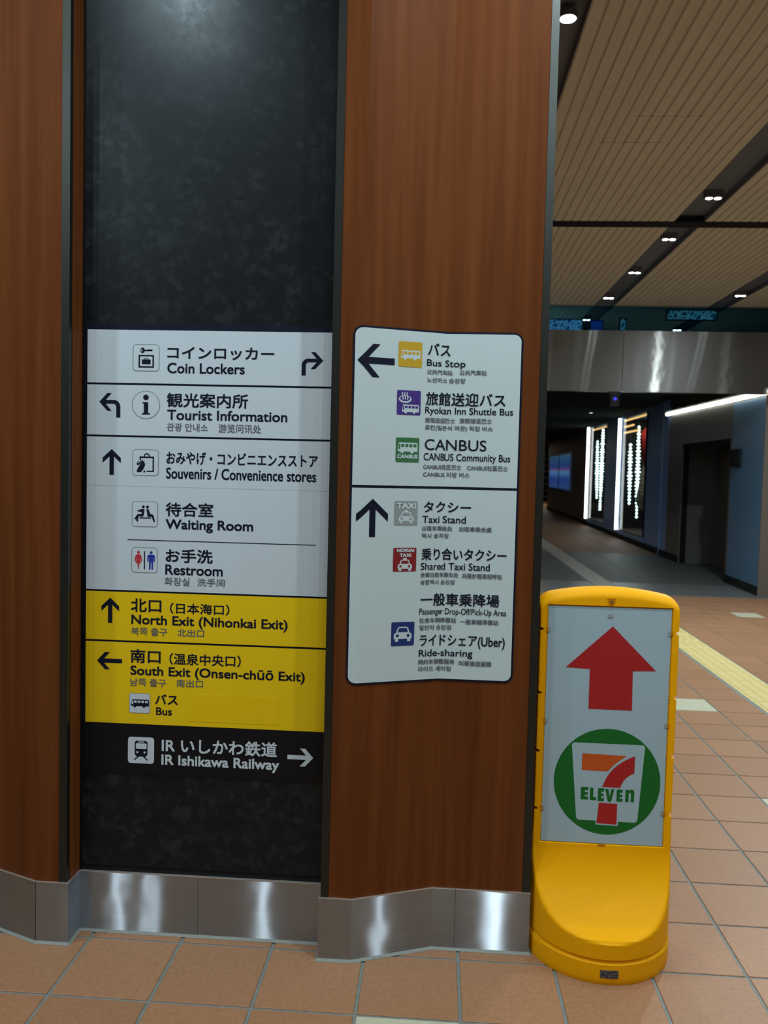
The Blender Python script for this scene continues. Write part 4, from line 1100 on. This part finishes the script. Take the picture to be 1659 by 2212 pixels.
def rod(s0, s1, o, z, label):  # glowing rods stand in for warm reflections in the glass
    t = tag(MB().tube(wp(s0, o, z), wp(s1, o, z), 0.022, 10).build('reflection_rod', M['gold'], None, smooth=40), label, 'reflection rod', 'warm reflection rods in the showcases')
    return t
rod(7.15, 9.42, 0.06, 2.87, 'topmost warm reflection rod in the showcase with the red garment')
rod(8.45, 9.42, 0.06, 2.72, 'short middle warm reflection rod in the showcase with the red garment')
rod(7.80, 9.42, 0.06, 2.575, 'lowest warm reflection rod in the showcase with the red garment')
rod(11.80, 14.1, 0.06, 2.87, 'single warm reflection rod in the showcase between the tubes')
def reflection_string(s, o, z0, z1, lean, label, grp='glowing reflection strings in the showcases'):  # self-lit beads stand in for the tubes' reflections in the glass
    t = thing('reflection_string', label, 'reflection', wp(s, o, z1), grp)
    mb = MB(); n = int((z1 - z0) / 0.075)
    for k in range(n):
        f = k / (n - 1); z = z1 - (z1 - z0) * f
        r = 0.062 * (0.55 + 0.45 * math.sin(math.pi * min(1, f * 1.15))) * (0.75 + 0.5 * random.random())
        p = wp(s + lean * f, o, z)
        mb.lathe(p[0], p[1], [(0.004, p[2] - 0.036), (r, p[2] - 0.012), (r * 0.9, p[2] + 0.012), (0.004, p[2] + 0.036)], 6)
    tag(mb.build('beads', M['bead'], t), kind='stuff')
    MB().tube(wp(s, o, z1), wp(s, o, 2.915), 0.005, 6).build('wire', M['trim'], t)
reflection_string(8.29, 0.15, 0.60, 2.66, -0.10, 'long glowing reflection string beside the red garment')
reflection_string(9.15, 0.15, 0.88, 2.28, -0.10, 'shorter glowing reflection string beside the nearer light tube')
reflection_string(12.98, 0.15, 0.55, 2.82, 0.05, 'long glowing reflection string in the showcase between the tubes')
reflection_string(13.85, 0.15, 0.87, 2.52, -0.20, 'shorter glowing reflection string in the showcase between the tubes')
gm = thing('hanging_garment', 'red and pale green garment hanging in the showcase', 'garment', wp(7.92, 0.34, 0.75))
p = wp(7.92, 0.34, 0)
MB().lathe(p[0], p[1], [(0.02, 2.70), (0.09, 2.66), (0.21, 2.54), (0.24, 2.35), (0.20, 2.05), (0.14, 1.82), (0.13, 1.74)], 28, wob=lambda i, j: 0.05 * math.sin(j * 1.35)).build('bodice', M['red_cloth'], gm, smooth=60)
MB().lathe(p[0], p[1], [(0.135, 1.78), (0.18, 1.55), (0.23, 1.2), (0.26, 0.98), (0.22, 0.85), (0.08, 0.77)], 48, wob=lambda i, j: 0.10 * math.sin(j * 1.57 + i * 0.7)).build('pleated_skirt', M['green_cloth'], gm, smooth=60)
MB().tube(wp(7.92, 0.34, 2.69), wp(7.92, 0.34, 2.93), 0.008, 8).build('hanger_wire', M['trim'], gm)

for s, o in ((7.4, 0.2), (8.6, 0.3), (12.8, 0.3)):  # fill lamps added to light what stands in the showcases
    ld = bpy.data.lights.new('showcase_fill', 'AREA'); ld.shape = 'DISK'; ld.size = 0.08; ld.energy = 7; ld.color = (1.0, 0.95, 0.85)
    lo = bpy.data.objects.new('showcase_fill', ld); lo.location = wp(s, o, 2.90); COL.objects.link(lo)

vd = thing('wall_display', 'pair of blue lit screens on the far passage wall', 'display', wp(21.2, 0, 1.0))
wbox(MB(), 18.0, 24.5, -0.05, -0.001, 0.92, 2.30).build('display_frame', M['blue_wall'], vd)
for q in ((18.15, 21.05), (21.4, 24.3)): wbox(MB(), q[0], q[1], -0.06, -0.051, 0.98, 2.24).build('screen', M['screen'], vd)
bx = thing('wall_sensor', 'small black reader box on the wall beside the doorway', 'sensor', wp(0.98, -0.03, 1.84))
wbox(MB(), 0.86, 1.20, -0.05, -0.001, 1.71, 1.96).build('casing', M['black'], bx)
wbox(MB(), 0.92, 1.14, -0.056, -0.0505, 1.78, 1.90).build('reader_face', M['void'], bx)

cm = thing('security_camera', 'black camera with blue indicator hung under the steel header joint', 'camera', (3.355, 8.45, 2.628))
MB().box(3.285, 3.425, 8.405, 8.50, 2.585, 2.634).build('mount', M['black'], cm)
MB().wall([(3.305, 8.41), (3.41, 8.41), (3.41, 8.49), (3.305, 8.49)], 2.445, 2.585).build('casing', M['black'], cm)
MB().tube((3.357, 8.412, 2.535), (3.357, 8.404, 2.535), 0.022, 16).build('indicator', M['lens_blue'], cm)
for x, y, l in ((3.653, 12.05, 'first of four small passage downlights, nearest the pillar'), (3.81, 12.05, 'second small passage downlight, left of the black camera'), (4.181, 12.05, 'small passage downlight right of the black camera'), (4.383, 12.05, 'small passage downlight farthest from the pillar'), (4.643, 17.3, 'lone small passage downlight deep above the far light tube')):
    t = thing('recessed_light', l, 'downlight', (x, y, 3.0), 'small recessed passage downlights')
    MB().tube((x, y, 3.0), (x, y, 2.988), 0.055, 18).build('ring', M['trim'], t)
    MB().tube((x, y, 2.988), (x, y, 2.985), 0.036, 18).build('lens', M['lens_dim'], t)
